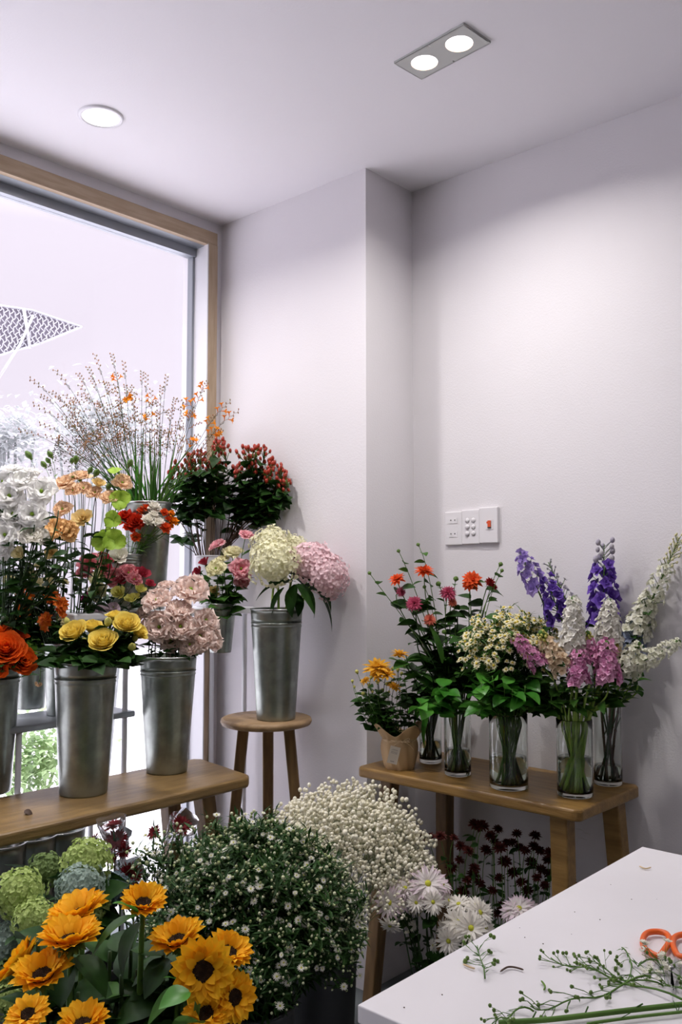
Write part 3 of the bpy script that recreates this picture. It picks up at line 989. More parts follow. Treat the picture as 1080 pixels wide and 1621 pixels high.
def leaf_into(b, L, Wd, xf, bend=.5, fold=.25, nu=5, wave=0.0):
    def fn(u, v):
        wv = Wd * math.sin(PI * (u * .96 + .03) ** .8) ** .9
        k = bend * u
        x = L * (math.sin(k) / bend if abs(bend) > 1e-3 else u)
        z = -L * ((1 - math.cos(k)) / bend if abs(bend) > 1e-3 else 0)
        z += abs(v) * wv * fold + wave * math.sin(u * 9 + v * 2) * u
        return Vector((x, v * wv, z))
    b.grid(fn, nu, 4, xf)


def orient(pos, x_dir, up=Vector((0, 0, 1)), roll=0.0):
    x = Vector(x_dir).normalized()
    y = up.cross(x)
    y = y.normalized() if y.length > 1e-5 else x.orthogonal().normalized()
    z = x.cross(y)
    m = Matrix((x, y, z)).transposed().to_4x4()
    return Matrix.Translation(pos) @ m @ Matrix.Rotation(roll, 4, 'X')


def bez(p0, p1, p2, p3, n=9):
    o = []
    for i in range(n + 1):
        t = i / n
        o.append(p0 * (1 - t) ** 3 + p1 * 3 * t * (1 - t) ** 2 + p2 * 3 * t * t * (1 - t) + p3 * t ** 3)
    return o


# ------------------------------------------------------------------ placing one flower (a thing) in its container
REG = {}
def normal_of(spec, outw):
    """spec = (right, toward camera, up)"""
    v = RT * spec[0] - FH * spec[1] + Vector((0, 0, 1)) * spec[2]
    return v.normalized()


TPL = {}
def tpl(key, fn, *a, n=2, **k):
    if key not in TPL:
        TPL[key] = [fn(*a, **k) for _ in range(n)]
    return R.choice(TPL[key])


def plant(kind, tp, pos, size, nrm, con, stem_m='stem', stem_r=.0028, leaves=4, leaf_m='leaf', leaf_L=.05, leaf_W=.012, leaf_lo=.45, leaf_hi=.9,
          label=None, cat='flower', group=None, floor_stem=False, key=None, px=None, spin=None, bendleaf=.6, base=None, neck=.09, squash=None):
    d, unit = tp
    nrm = nrm.normalized()
    s = size / unit
    top = Vector(con['top'])
    off = Vector((pos.x - top.x, pos.y - top.y, 0))
    outw = off.normalized() if off.length > 1e-4 else Vector((1, 0, 0))
    rimr = con['rt'] * .82
    rr = min(rimr, off.length * .5 + rimr * .25)
    rim = top + outw * rr + Vector((R.uniform(-1, 1), R.uniform(-1, 1), 0)) * con['rt'] * .12
    bt = Vector(base) if base is not None else Vector((top.x, top.y, con['base'].z + .012)) - outw * con['rb'] * R.uniform(.1, .6) + Vector((R.uniform(-1, 1), R.uniform(-1, 1), 0)) * con['rb'] * .3
    root = empty(kind, bt)
    att = pos - nrm * s * (.5 if unit == 1.0 else .008)
    inner = bez(bt, bt.lerp(rim, .4), bt.lerp(rim, .7), rim, 4)
    ln = (att - rim).length
    up0 = (rim - bt).normalized()
    outer = bez(rim, rim + up0 * ln * .35, att - nrm * min(neck, ln * .4), att, 9)
    path = inner + outer[1:]
    b = MB()
    b.tube([p - bt for p in path], [stem_r * (1.05 - .35 * i / len(path)) for i in range(len(path))], 6)
    st = b.build('stem', M[stem_m], root)
    if leaves:
        b = MB()
        for i in range(leaves):
            u = leaf_lo + (leaf_hi - leaf_lo) * (i + R.random()) / leaves
            k = u * (len(outer) - 1)
            i0 = min(int(k), len(outer) - 2)
            p = outer[i0].lerp(outer[i0 + 1], k - i0)
            a = i * 2.4 + R.uniform(-.5, .5)
            dirv = Vector((math.cos(a), math.sin(a), R.uniform(-.1, .7)))
            if (p + dirv * leaf_L).y > 2.45: dirv.y = -abs(dirv.y)
            L = leaf_L * R.uniform(.7, 1.2)
            leaf_into(b, L, leaf_W * R.uniform(.8, 1.2), orient(p - bt, dirv, roll=R.uniform(-.7, .7)), bendleaf * R.uniform(.5, 1.5))
        b.build('leaves', M[leaf_m], root)
    q = Vector((0, 0, 1)).rotation_difference(nrm).to_matrix().to_4x4()
    mt = Matrix.Translation(pos - bt) @ q @ Matrix.Rotation(R.uniform(0, 6.28) if spin is None else spin, 4, 'Z') @ Matrix.Scale(s, 4)
    if squash: mt = mt @ Matrix.Diagonal((*squash, 1))
    for nm, me in d.items():
        inst(nm, me, root, mt)
    tag(root, label, cat, group)
    if key:
        REG.setdefault(key, []).append((px[0], px[1], root))
    return root


ORD = ['leftmost', 'second', 'third', 'fourth', 'fifth', 'sixth', 'seventh', 'eighth', 'ninth', 'tenth']


def label_all(key, text):
    """each bloom of a kind gets its own place among its fellows"""
    L = sorted(REG.get(key, []))
    if len(L) == 1:
        L[0][2]['label'] = text
        return
    rows = [('', L)]
    if len(L) > 4:
        ys = sorted(q[1] for q in L)
        med = ys[len(ys) // 2]
        rows = [('upper row', [q for q in L if q[1] < med]), ('lower row', [q for q in L if q[1] >= med])]
    for nm, qs in rows:
        n = len(qs)
        for i, q in enumerate(qs):
            w_ = ORD[i] if i < n - 1 or n == 1 else 'rightmost'
            if n == 2: w_ = ('left', 'right')[i]
            if n == 1: w_ = 'the only one'
            q[2]['label'] = text + ', ' + w_ + (' in its ' + nm if nm else '') + (' from left' if w_ in ORD[1:] else '')
            q[2]['group'] = key


def keep_in(pos, px, py, mg=.03):
    if pos.x < WX + mg: pos = onx(px, py, WX + mg)
    lim = (WRY if pos.x > STEPX else WAY) - mg
    if pos.y > lim: pos = ony(px, py, lim)
    return pos


def bunch(heads, con, kind, key, text, tpf, grow_by=1.0, dd0=0.0, nspec=(0, .5, 1), spread=.6, **k):
    """heads: (px, py, r_px, depth offset[, normal spec])"""
    c = B[con]
    for h in heads:
        px, py, rp, dd = h[:4]
        depth = c['d'] + dd + dd0
        pos = at(px, py, depth)
        pos = keep_in(pos, px, py)
        size = grow_by * rp * (pos - CAM).dot(FW) / FPX
        out_ = Vector((pos.x - c['top'].x, pos.y - c['top'].y, 0))
        out_ = out_ / max(.05, out_.length)
        if len(h) > 4 and h[4] is not None:
            nr = normal_of(h[4], out_)
        else:
            nr = (normal_of(nspec, out_) + out_ * spread + Vector((R.uniform(-.15, .15), R.uniform(-.15, .15), 0))).normalized()
        plant(kind, tpf(), pos, size, nr, c, key=key, px=(px, py), **k)
    label_all(key, text)

# ------------------------------------------------------------------ the flowers
# --- sunflowers
SUNF = [
    (124, 1449, 45, .12, (-.3, .1, 1), 'open sunflower facing up, highest of the left cluster, behind another bloom'),
    (111, 1490, 45, .02, (-.05, .1, 1), 'broad upward-facing sunflower just below the highest one of the left cluster'),
    (35, 1528, 38, .10, (-.9, -.1, .75), 'shaded sunflower seen from its side beside the hydrangeas'),
    (67, 1545, 41, -.02, (-.05, .3, 1), 'sunflower with upright cupped petals and dark disc, in front of the shaded side-on one'),
    (44, 1606, 33, -.10, (-.1, .55, 1), 'sunflower at the bottom left edge of the photo, only its upper half showing'),
    (131, 1622, 36, -.08, (0, .2, 1), 'sunflower at the bottom edge of the photo with only petals showing'),
    (227, 1431, 33, .10, (.15, .35, 1), 'single tall cupped sunflower with tiny visible centre in the middle of the display'),
    (281, 1490, 38, .10, (-.15, .25, 1), 'wide open sunflower tucked behind the big front-facing one'),
    (322, 1536, 46, .0, (.25, 1.0, .32), 'big sunflower facing the viewer with a large dark oval disc'),
    (362, 1508, 33, .10, (.45, .35, 1), 'sunflower tilted outward behind the big front-facing one, nearest the asters'),
    (371, 1578, 37, .06, (.75, .8, .35), 'lowest right sunflower turned outward beside the aster bucket'),
    (326, 1606, 37, .03, (-.05, .75, .8), 'sunflower below the big front-facing one, with a curled petal over its disc'),
]
for px, py, rp, dd, ns, lab in SUNF:
    c = B['sun']
    pos = at(px, py, 1.46 + dd)
    up_ = ns[1] < .5
    tp_ = tpl('sun_up' if up_ else 'sun_face', t_sunflower, .35 if up_ else .95, 0 if up_ else 2, n=3)
    r_ = plant('sunflower', tp_, pos, rp * (1.46 + dd) / FPX * (1.12 if up_ else 1.0), normal_of(ns, None), c, stem_r=.0065, leaves=0, label=lab, group='sunflowers', neck=.05, stem_m='stem')
for pts in (((172, 1425), (145, 1500), .09, .035), ((205, 1437), (178, 1425), .05, .02), ((292, 1565), (245, 1618), .09, .035), ((245, 1580), (262, 1612), .07, .025), ((300, 1555), (262, 1555), .04, .008), ((210, 1460), (175, 1500), .08, .03), ((120, 1520), (160, 1560), .07, .03), ((330, 1640), (280, 1660), .07, .03)):
    pass
# big leaves belong to the tall cupped sunflower and the front-facing one
def big_leaf(root, p0, p1, depth, Wd, m='leaf', bend=.7):
    a, c_ = at(p0[0], p0[1], depth), at(p1[0], p1[1], depth - .03)
    b = MB()
    leaf_into(b, (c_ - a).length * 1.1, Wd, orient(a - root.location, (c_ - a) + Vector((0, 0, .03)), roll=R.uniform(-.3, .3)), bend, nu=8)
    b.build('leaf', M[m], root)
sfl = [o for o in bpy.data.objects if o.name.startswith('sunflower')]
big_leaf(sfl[6], (214, 1450), (152, 1508), 1.50, .026)
big_leaf(sfl[6], (216, 1446), (180, 1432), 1.53, .016, 'leaf_bright')
big_leaf(sfl[6], (222, 1462), (188, 1540), 1.53, .03, 'leaf_dark')
big_leaf(sfl[8], (297, 1563), (240, 1622), 1.46, .024)
big_leaf(sfl[8], (300, 1570), (262, 1610), 1.42, .020, 'leaf_bright')
big_leaf(sfl[8], (290, 1560), (258, 1550), 1.47, .008, 'leaf_bright')
big_leaf(sfl[1], (120, 1515), (165, 1575), 1.5, .03, 'leaf_dark')
big_leaf(sfl[3], (80, 1575), (30, 1600), 1.5, .03, 'leaf_dark')
big_leaf(sfl[7], (270, 1520), (235, 1580), 1.56, .03, 'leaf_dark')
big_leaf(sfl[11], (320, 1620), (270, 1640), 1.45, .03, 'leaf')
big_leaf(sfl[1], (105, 1515), (90, 1590), 1.5, .035, 'leaf_dark')
big_leaf(sfl[7], (285, 1520), (215, 1560), 1.6, .035, 'leaf_dark')

for i in range(34):
    px, py = R.uniform(60, 300), R.uniform(1490, 1640)
    pos = at(px, py, 1.56 + R.uniform(-.03, .10))
    plant('sunflower_foliage', ({}, 1.0), pos, .001, Vector((0, 0, 1)), B['sun'], stem_m='stem_dark', stem_r=.005, leaves=5, leaf_m=R.choice(['leaf_dark', 'leaf_dark', 'leaf']), leaf_L=.085, leaf_W=.03, leaf_lo=.35, leaf_hi=1.0,
          label='thick sunflower stalk with broad dark leaves and no open bloom', cat='foliage', group='leafy sunflower stalks')

# --- garden hydrangeas by the window
HYD = [
    (73, 1378, 27, .30, 'hyd_moss', 'dark moss-green hydrangea head at the back beside the empty steel buckets'),
    (138, 1364, 36, .18, 'hyd_lime', 'bright lime hydrangea head nearest the burgundy gerberas'),
    (127, 1404, 36, .12, 'hyd_blue', 'pale blue-green hydrangea head below the bright lime one'),
    (180, 1408, 27, .24, 'hyd_dark', 'slate blue hydrangea head beside the tall cupped sunflower'),
    (28, 1415, 38, .08, 'hyd_lime', 'large lime hydrangea head with pale blue patches, upper left of the display'),
    (55, 1457, 31, .0, 'hyd_lime', 'lime hydrangea head left of the highest sunflowers'),
    (14, 1492, 32, .05, 'hyd_blue', 'blue-green hydrangea head at the photo edge above the side-on sunflower'),
    (146, 1436, 26, .14, 'hyd_lime', 'small lime hydrangea head peeping over the highest sunflower'),
    (8, 1548, 28, .0, 'hyd_moss', 'moss-green hydrangea head at the photo edge beside the cupped sunflower'),
    (16, 1583, 26, -.04, 'hyd_lime', 'lowest lime hydrangea head at the photo edge'),
]
for px, py, rp, dd, m_, lab in HYD:
    pos = keep_in(at(px, py, 1.82 + dd), px, py, .08)
    plant('hydrangea', tpl('hyd' + m_, t_hydrangea, m_, 190, .15, n=1), pos, rp * (1.82 + dd) / FPX, normal_of((R.uniform(-.3, .3), .5, 1), None), B['hyd'],
          stem_r=.004, leaves=5, leaf_m='leaf_dark', leaf_L=.10, leaf_W=.036, leaf_lo=.72, leaf_hi=.97, label=lab, group='green and blue hydrangeas', neck=.04)

# --- burgundy gerberas, some in film sleeves
GER = [(177, 1304, 17, 'burgundy gerbera in a clear film sleeve, highest of the bunch', (-.2, .1, 1)),
       (146, 1330, 17, 'burgundy gerbera turned away toward the window, furthest left of the bunch', (-.8, .2, .6)),
       (184, 1328, 19, 'burgundy gerbera wrapped in clear film in the middle of the bunch', (.0, .8, .5)),
       (196, 1345, 15, 'small burgundy gerbera beside the middle sleeve', (.6, .5, .4)),
       (174, 1355, 14, 'burgundy gerbera half hidden above the lime hydrangea', (-.2, .6, .6)),
       (205, 1386, 22, 'lowest burgundy gerbera pressed against its film sleeve', (.1, 1, .3)),
       (289, 1305, 18, 'burgundy gerbera standing above the asters under the bench end', (.5, .5, .6)),
       (243, 1318, 14, 'burgundy gerbera behind the asters below the bench', (-.4, .6, .5))]
for px, py, rp, lab, ns in GER:
    d_ = 2.28
    pos = at(px, py, d_)
    r_ = plant('gerbera', tpl('gerb', t_pom, 'gerbera', GERB, centre='sun_disc', cs=.2, nv=2), pos, rp * d_ / FPX, normal_of(ns, None), B['gerb'], stem_m='stem_dark', stem_r=.0026, leaves=0, label=lab, group='burgundy gerberas')
    if px in (177, 184, 205, 289):
        b = MB()
        rr_ = rp * d_ / FPX * 1.15
        nn = normal_of(ns, None)
        def fn(u, v, rr_=rr_, px=px):
            a = v * PI
            r = rr_ * (.15 + .95 * u ** .7) + .006 * math.sin(a * 5 + u * 7 + px) * u
            return Vector((r * math.cos(a), r * math.sin(a), -.085 + u * .10 + .004 * math.sin(a * 4)))
        b.grid(fn, 8, 22, closev=True, xf=Matrix.Translation(pos - r_.location) @ Vector((0, 0, 1)).rotation_difference(nn).to_matrix().to_4x4())
        b.build('film_sleeve', M['film'], r_)

# --- spray builders: asters and gypsophila
def grow(b, tips, p, d, L, r, depth, ang, n, leafb=None, leafW=.0016, leafL=.018):
    q = p + d * L * .5 + Vector((R.uniform(-1, 1), R.uniform(-1, 1), R.uniform(-1, 1))) * L * .06
    e = p + d * L
    b.tube([p, q, e], [r, r * .85, r * .7], 4, cap=False)
    if leafb is not None:
        for i in range(3):
            dv = Vector((R.uniform(-1, 1), R.uniform(-1, 1), R.uniform(-.2, 1))).normalized()
            leaf_into(leafb, leafL * R.uniform(.6, 1.2), leafW, orient(p.lerp(e, R.random()), dv), .4, nu=2)
    if depth == 0:
        tips.append((e, d))
        return
    for i in range(n):
        ax = d.orthogonal().normalized()
        ax = Matrix.Rotation(i * 2 * PI / n + R.uniform(-.5, .5), 3, d) @ ax
        nd = (Matrix.Rotation(ang * R.uniform(.5, 1.2), 3, ax) @ d).normalized()
        grow(b, tips, e if R.random() < .7 else p.lerp(e, R.uniform(.6, .9)), nd, L * R.uniform(.55, .8), r * .65, depth - 1, ang, n, leafb, leafW, leafL)


def spray_tpl(stem_len, L, depth, n, ang, bud_r, budm, stemm, bloom=None, nbloom=0, bloom_r=.012, leaf=None, sticks=.001, leafL=.018, leafW=.0016):
    """unit: metres, stem base at origin, crown top roughly at stem_len"""
    st, lf, bd = MB(), MB(), MB()
    tips = []
    h0 = stem_len - L * 2.1
    st.tube([(0, 0, 0), (0, 0, h0 * .5), (0, 0, h0)], [sticks * 1.8] * 3, 5)
    for k in range(4):
        a = k * 1.57 + R.uniform(-.4, .4)
        grow(st, tips, Vector((0, 0, h0 * (.72 + .09 * k))), Vector((math.cos(a) * .5, math.sin(a) * .5, .85)).normalized(), L * (1.0 - .08 * k), sticks, depth, ang, n, lf if leaf else None, leafW, leafL)
    if leaf:
        for i in range(16):
            dv = Vector((R.uniform(-1, 1), R.uniform(-1, 1), R.uniform(0, 1))).normalized()
            leaf_into(lf, leafL * 1.6, leafW * 1.6, orient(Vector((0, 0, h0 * R.uniform(.45, 1))), dv), .4, nu=2)
    R.shuffle(tips)
    blooms = tips[:nbloom]
    for e_, d_ in tips[nbloom:]:
        bd.ball(tuple(e_), bud_r * R.uniform(.75, 1.2), 6, 4, R.uniform(.9, 1.25))
    out_ = {'stem': st.mesh('stem', M[stemm]), 'buds': bd.mesh('buds', M[budm])}
    if leaf:
        out_['leaves'] = lf.mesh('leaves', M[leaf])
    return out_, blooms


def place_spray(kind, tp, base, tip, unit, bloomt=None, bloom_r=.012, label=None, cat='flower', group=None):
    d, blooms = tp
    root = empty(kind, base)
    v = tip - base
    s = v.length / unit
    q = Vector((0, 0, 1)).rotation_difference(v.normalized()).to_matrix().to_4x4() @ Matrix.Rotation(R.uniform(0, 6.28), 4, 'Z') @ Matrix.Scale(s, 4)
    for nm, me in d.items():
        o = inst(nm, me, root, q)
        if nm == 'buds': o['kind'] = 'stuff'
    if bloomt:
        for e_, dr in blooms:
            p = q @ e_
            dv = (q.to_3x3().normalized() @ dr + Vector((0, 0, .5)) + (CAM - base - p).normalized() * .7).normalized()
            mt = Matrix.Translation(p) @ Vector((0, 0, 1)).rotation_difference(dv).to_matrix().to_4x4() @ Matrix.Rotation(R.uniform(0, 6), 4, 'Z') @ Matrix.Scale(bloom_r * R.uniform(.7, 1.15), 4)
            for nm, me in bloomt.items():
                inst('bloom' if nm == 'petals' else 'bloom_eye', me, root, mt)
    tag(root, label, cat, group)
    return root


# --- white asters
ast_daisy = MB(); ring_petals(ast_daisy, 14, .98, .17, 14, 10, .2, .1, 2, 2); ring_petals(ast_daisy, 9, .8, .15, 34, 15, .2, .1, 2, 2)
am = ast_daisy.mesh('aster_petals', M['aster'])
ae = MB(); ae.ball((0, 0, .1), .24, 7, 4, .7); aem = ae.mesh('aster_eye', M['daisy_eye'])
ASTP = [spray_tpl(.5, .085, 2, 4, .62, .0034, 'aster_bud', 'stem_dark', nbloom=10, leaf='leaf_dark', leafL=.032, leafW=.0034) for _ in range(4)]
ca = B['aster']
cen = at(396, 1412, 2.02)
base = Vector((ca['top'].x, ca['top'].y, ca['base'].z + .15))
cnt = 0
golden = 2.39996
NA = 64
for i in range(NA):
    q = (i + .5) / NA
    # directions over the upper dome, reaching a little below the horizontal
    cz = 1 - 1.12 * q
    r_ = math.sqrt(max(0, 1 - cz * cz))
    a = i * golden
    dv = Vector((r_ * math.cos(a), r_ * math.sin(a), cz))
    rad = .235 * R.uniform(.86, 1.04)
    tip_ = cen + Vector((dv.x * rad * 1.18, dv.y * rad * 1.06, dv.z * rad * .99))
    if tip_.x < -2.2: tip_.x = -2.2
    cnt += 1
    b0 = Vector((ca['top'].x, ca['top'].y, ca['top'].z - .06)) + Vector((dv.x, dv.y, 0)) * .06
    place_spray('aster_spray', ASTP[i % 4], b0, tip_, .5, {'petals': am, 'eye': aem}, .0088, 'leafy spray of tiny white asters in the low dark bucket behind the sunflowers', group='white aster sprays')
# the tall wisps reaching up and left
for px, py, lab in ((232, 1268, 'long stray aster spray reaching up toward the window bench'), (345, 1262, 'aster spray standing tallest below the bench end'), (440, 1268, 'aster spray standing tallest in front of the stool leg')):
    tip_ = at(px, py, 2.05)
    place_spray('aster_spray', ASTP[0], Vector((ca['top'].x, ca['top'].y, ca['top'].z - .06)), tip_, .5, {'petals': am, 'eye': aem}, .0095, lab, group='white aster sprays')

# --- gypsophila
GYP = [spray_tpl(.5, .085, 3, 3, .66, .0058, 'gyp', 'gypstem', sticks=.0007) for _ in range(4)]
cg = B['gyp']
cen = at(556, 1368, 2.42)
NG = 64
for i in range(NG):
    q = (i + .5) / NG
    cz = 1 - 1.15 * q
    r_ = math.sqrt(max(0, 1 - cz * cz))
    a = i * golden
    dv = Vector((r_ * math.cos(a), r_ * math.sin(a), cz))
    rad = .245 * R.uniform(.88, 1.04)
    tip_ = cen + Vector((dv.x * rad, dv.y * rad, dv.z * rad * 1.06))
    if tip_.y > 2.17 and tip_.x < STEPX + .02: tip_.y = 2.17
    qx, qy = proj(tip_)
    if (qx > 592 and qy > 1392) or (qx > 680 and qy > 1340): continue
    b0 = Vector((cg['top'].x, cg['top'].y, cg['top'].z - .05)) + Vector((dv.x, dv.y, 0)) * .05
    place_spray('gypsophila_spray', GYP[i % 4], b0, tip_, .5, None, 0, 'cloudy spray of cream gypsophila in the tall dark bucket by the wall corner', group='gypsophila sprays')

# --- blush daisy chrysanthemums
DAI = [(616, 1429, 27, 0, (-.5, 1, .4), 0), (638, 1428, 17, .04, (-.1, 1, .3), 0), (641, 1405, 24, .05, (-.3, .4, 1), 0), (662, 1407, 22, .06, (0, .3, 1), 0), (678, 1398, 31, .02, (0, .8, .7), 0), (697, 1407, 20, .05, (.5, .6, .6), 0),
       (659, 1429, 17, .0, (0, 1, .4), 1), (686, 1428, 20, -.02, (.1, 1, .35), 1), (702, 1398, 20, .06, (.7, .3, .7), 0), (711, 1425, 14, .04, (.6, .6, .4), 1), (617, 1466, 21, -.03, (-.3, .5, -.5), 1),
       (726, 1430, 22, .03, (-.2, .4, 1), 1), (752, 1433, 23, .03, (.1, .3, 1), 1), (761, 1444, 25, .0, (.5, .7, .6), 1), (725, 1460, 28, -.02, (-.3, .8, .6), 1), (746, 1469, 29, -.05, (0, 1, .5), 1), (770, 1468, 22, .0, (.7, .7, .4), 1), (702, 1470, 20, 0, (-.9, .4, .3), 1),
       (710, 1490, 24, -.04, (-.4, .9, .1), 1), (685, 1497, 12, -.02, (-.9, .3, -.1), 1), (822, 1437, 27, .12, (-.1, .6, .9), 0), (840, 1436, 20, .14, (.5, .4, .8), 0), (806, 1443, 18, .12, (-.6, .6, .5), 0), (652, 1467, 9, .05, (-.2, .7, .4), 1)]
for hh in (0, 1):
    bunch([h[:5] for h in DAI if h[5] == hh], 'daisy', 'daisy_chrysanthemum', 'cream daisy chrysanthemums' if hh else 'blush daisy chrysanthemums',
          'cream daisy chrysanthemum under the wall bench' if hh else 'daisy chrysanthemum with pink-tipped petals under the wall bench',
          lambda hh=hh: tpl('dai%d' % hh, t_pom, 'daisy_white' if hh else 'daisy', DAISY, centre='daisy_eye', cs=.17, n=3, z0=-.1), stem_m='stem_dark', stem_r=.002, leaves=3, leaf_m='leaf_dark', leaf_L=.05, leaf_W=.014, leaf_lo=.2, leaf_hi=.8, dd0=-.10)

# --- burgundy button chrysanthemums
RB_ = [(665, 1325), (680, 1324), (697, 1322), (720, 1325), (730, 1338), (742, 1345), (752, 1303), (758, 1310), (765, 1305), (776, 1321), (789, 1311), (783, 1330), (770, 1344), (791, 1340), (803, 1333), (818, 1318), (812, 1332), (822, 1340),
       (848, 1321), (846, 1338), (832, 1345), (855, 1345), (868, 1360), (871, 1348), (858, 1375), (750, 1383), (740, 1392), (760, 1396), (752, 1372), (790, 1388), (842, 1363), (850, 1388), (870, 1382), (885, 1391), (905, 1397), (880, 1378),
       (715, 1372), (728, 1360), (800, 1362), (812, 1380), (825, 1395), (780, 1408), (835, 1408), (795, 1432), (788, 1445), (735, 1410), (862, 1400), (893, 1404)]
for px, py in RB_:
    pos = keep_in(at(px, py, 2.52 + R.uniform(-.08, .08)), px, py)
    off = Vector((pos.x, pos.y, FLOOR + .1))
    c = dict(B['mum']); c['top'] = Vector((B['mum']['top'].x * .35 + pos.x * .65, B['mum']['top'].y * .35 + pos.y * .65, c['top'].z))
    c['top'].y = min(c['top'].y, 2.41)
    dlt = Vector((c['top'].x - B['mum']['top'].x, c['top'].y - B['mum']['top'].y, 0))
    if dlt.length > B['mum']['rt'] * .85: c['top'] = Vector((*(B['mum']['top'].to_2d() + dlt.to_2d().normalized() * B['mum']['rt'] * .85), c['top'].z))
    plant('button_chrysanthemum', tpl('mum', t_pom, 'burgundy', MUM, n=3, z0=-.3), pos, R.uniform(9, 13.5) * 2.5 / FPX, normal_of((R.uniform(-.4, .4), .4, 1), None), dict(c, rt=.02, rb=.03),
          stem_m='stem', stem_r=.0014, leaves=3, leaf_m='leaf_dark', leaf_L=.035, leaf_W=.008, leaf_lo=.3, leaf_hi=.95,
          label='burgundy button chrysanthemum on a thin green stem in the shade under the wall bench', group='burgundy button chrysanthemums')

# --- roses and lisianthus on the window bench
T_ = lambda key, fn, *a, **k: (lambda: tpl(key, fn, *a, **k))
bunch([(116, 1001, 22, -.03), (146, 992, 17, .0, (.1, .3, 1)), (163, 1015, 23, -.06, (.05, .7, .8)), (201, 988, 21, -.02, (.3, .7, .8)), (220, 1000, 15, .0, (.8, .4, .6)), (182, 975, 14, .05, (0, .2, 1))],
      'yellow', 'yellow_rose', 'yellow roses', 'open yellow rose in the middle bench bucket', T_('yrose', t_rose, 'yellow', 34, open_=.55, ruffle=.012), grow_by=1.22, nspec=(0, .6, .9), spread=.25,
      stem_m='stem_dark', stem_r=.0035, leaves=12, leaf_m='leaf_dark', leaf_L=.058, leaf_W=.022, leaf_lo=.1, leaf_hi=.9)
bunch([(171, 984, 10, -.04), (209, 1024, 10, -.04, (.3, .8, .5)), (214, 1010, 8, 0), (106, 984, 8, .02, (-.2, .2, 1)), (134, 1016, 8, .02)],
      'yellow', 'rose_bud', 'yellow rose buds', 'half-open yellow rose bud among the yellow roses', T_('ybud', t_bud, 'bud_yellow', n=2), stem_m='stem_dark', stem_r=.0025, leaves=8, leaf_m='leaf_dark', leaf_L=.05, leaf_W=.018, leaf_lo=.2, leaf_hi=.9)
# extra rose foliage
def foliage_stem(con, px, py, dd, kind, label, leaf_m='leaf_dark', n=12, L=.055, Wd=.02, lo=.1, group=None, stem_m='stem_dark', r=.0025, cat='foliage', bend=.6):
    c = B[con]
    pos = keep_in(at(px, py, c['d'] + dd), px, py, .05)
    d = {}
    root = plant(kind, (d, 1.0), pos, .001, Vector((0, 0, 1)), c, stem_m=stem_m, stem_r=r, leaves=n, leaf_m=leaf_m, leaf_L=L, leaf_W=Wd, leaf_lo=lo, leaf_hi=1.0, label=label, cat=cat, group=group, bendleaf=bend)
    return root
for px, py, dd in ((70, 1045, -.02), (95, 1052, -.07), (125, 1045, -.1), (155, 1050, -.1), (185, 1045, -.08), (205, 1045, -.03), (215, 1050, .0), (90, 1030, .05), (140, 1030, .0), (170, 1040, .05), (60, 1050, .05), (195, 1022, .02)):
    foliage_stem('yellow', px, py, dd, 'rose_foliage', 'dark rose leaves on a bare stem spilling over the rim of the yellow rose bucket', n=9, L=.06, Wd=.024, lo=.3, group='rose foliage in the yellow rose bucket')
bunch([(10, 1027, 31, -.05, (.3, .9, .6)), (36, 1047, 24, -.04, (.7, .8, .3)), (-2, 1002, 22, .0, (-.1, .4, 1)), (0, 1060, 16, -.08, (0, 1, .3))],
      'orange', 'orange_rose', 'orange roses', 'large vivid orange rose at the photo edge', T_('orose', t_rose, 'orange', 34, open_=.62, ruffle=.02), grow_by=1.08, spread=.2, stem_m='stem_dark', stem_r=.004, leaves=10, leaf_m='leaf_dark', leaf_L=.06, leaf_W=.024, leaf_lo=.1)
bunch([(27, 1004, 22, .03, (.4, .1, .9))], 'orange', 'orange_rose', 'deep orange rose', 'deep orange-red rose behind the vivid ones, beside the alstroemeria', T_('orose2', t_rose, 'orange_deep', open_=.7, n=1), stem_m='stem_dark', stem_r=.004, leaves=8, leaf_m='leaf_dark', leaf_L=.06, leaf_W=.024, leaf_lo=.1)
bunch([(302, 930, 29, .0, (.1, .8, .7)), (247, 947, 25, -.02, (-.2, .7, .8)), (283, 962, 24, -.03), (250, 992, 27, -.06, (-.3, 1, .2)), (328, 980, 22, .0, (.6, .7, .5)), (317, 1006, 26, -.03, (.2, 1, .3)), (339, 1012, 20, .02, (.8, .6, .2)),
       (285, 990, 26, -.06, (0, 1, .4)), (226, 968, 20, .03, (-.7, .5, .7)), (300, 1020, 20, -.05, (0, 1, .1)), (270, 1012, 22, -.04, (0, 1, .1)), (265, 925, 17, .06, (0, .2, 1)), (232, 990, 18, .0, (-.7, .7, .3))],
      'pink', 'lisianthus', 'pale pink lisianthus', 'ruffled pale pink lisianthus over the bench-end bucket', T_('plisi', t_lisi, 'palepink', 21, ruf=.13), spread=.2, grow_by=1.06,
      stem_m='stem_dark', stem_r=.002, leaves=6, leaf_m='leaf_dark', leaf_L=.045, leaf_W=.009, leaf_lo=.0, leaf_hi=.6)

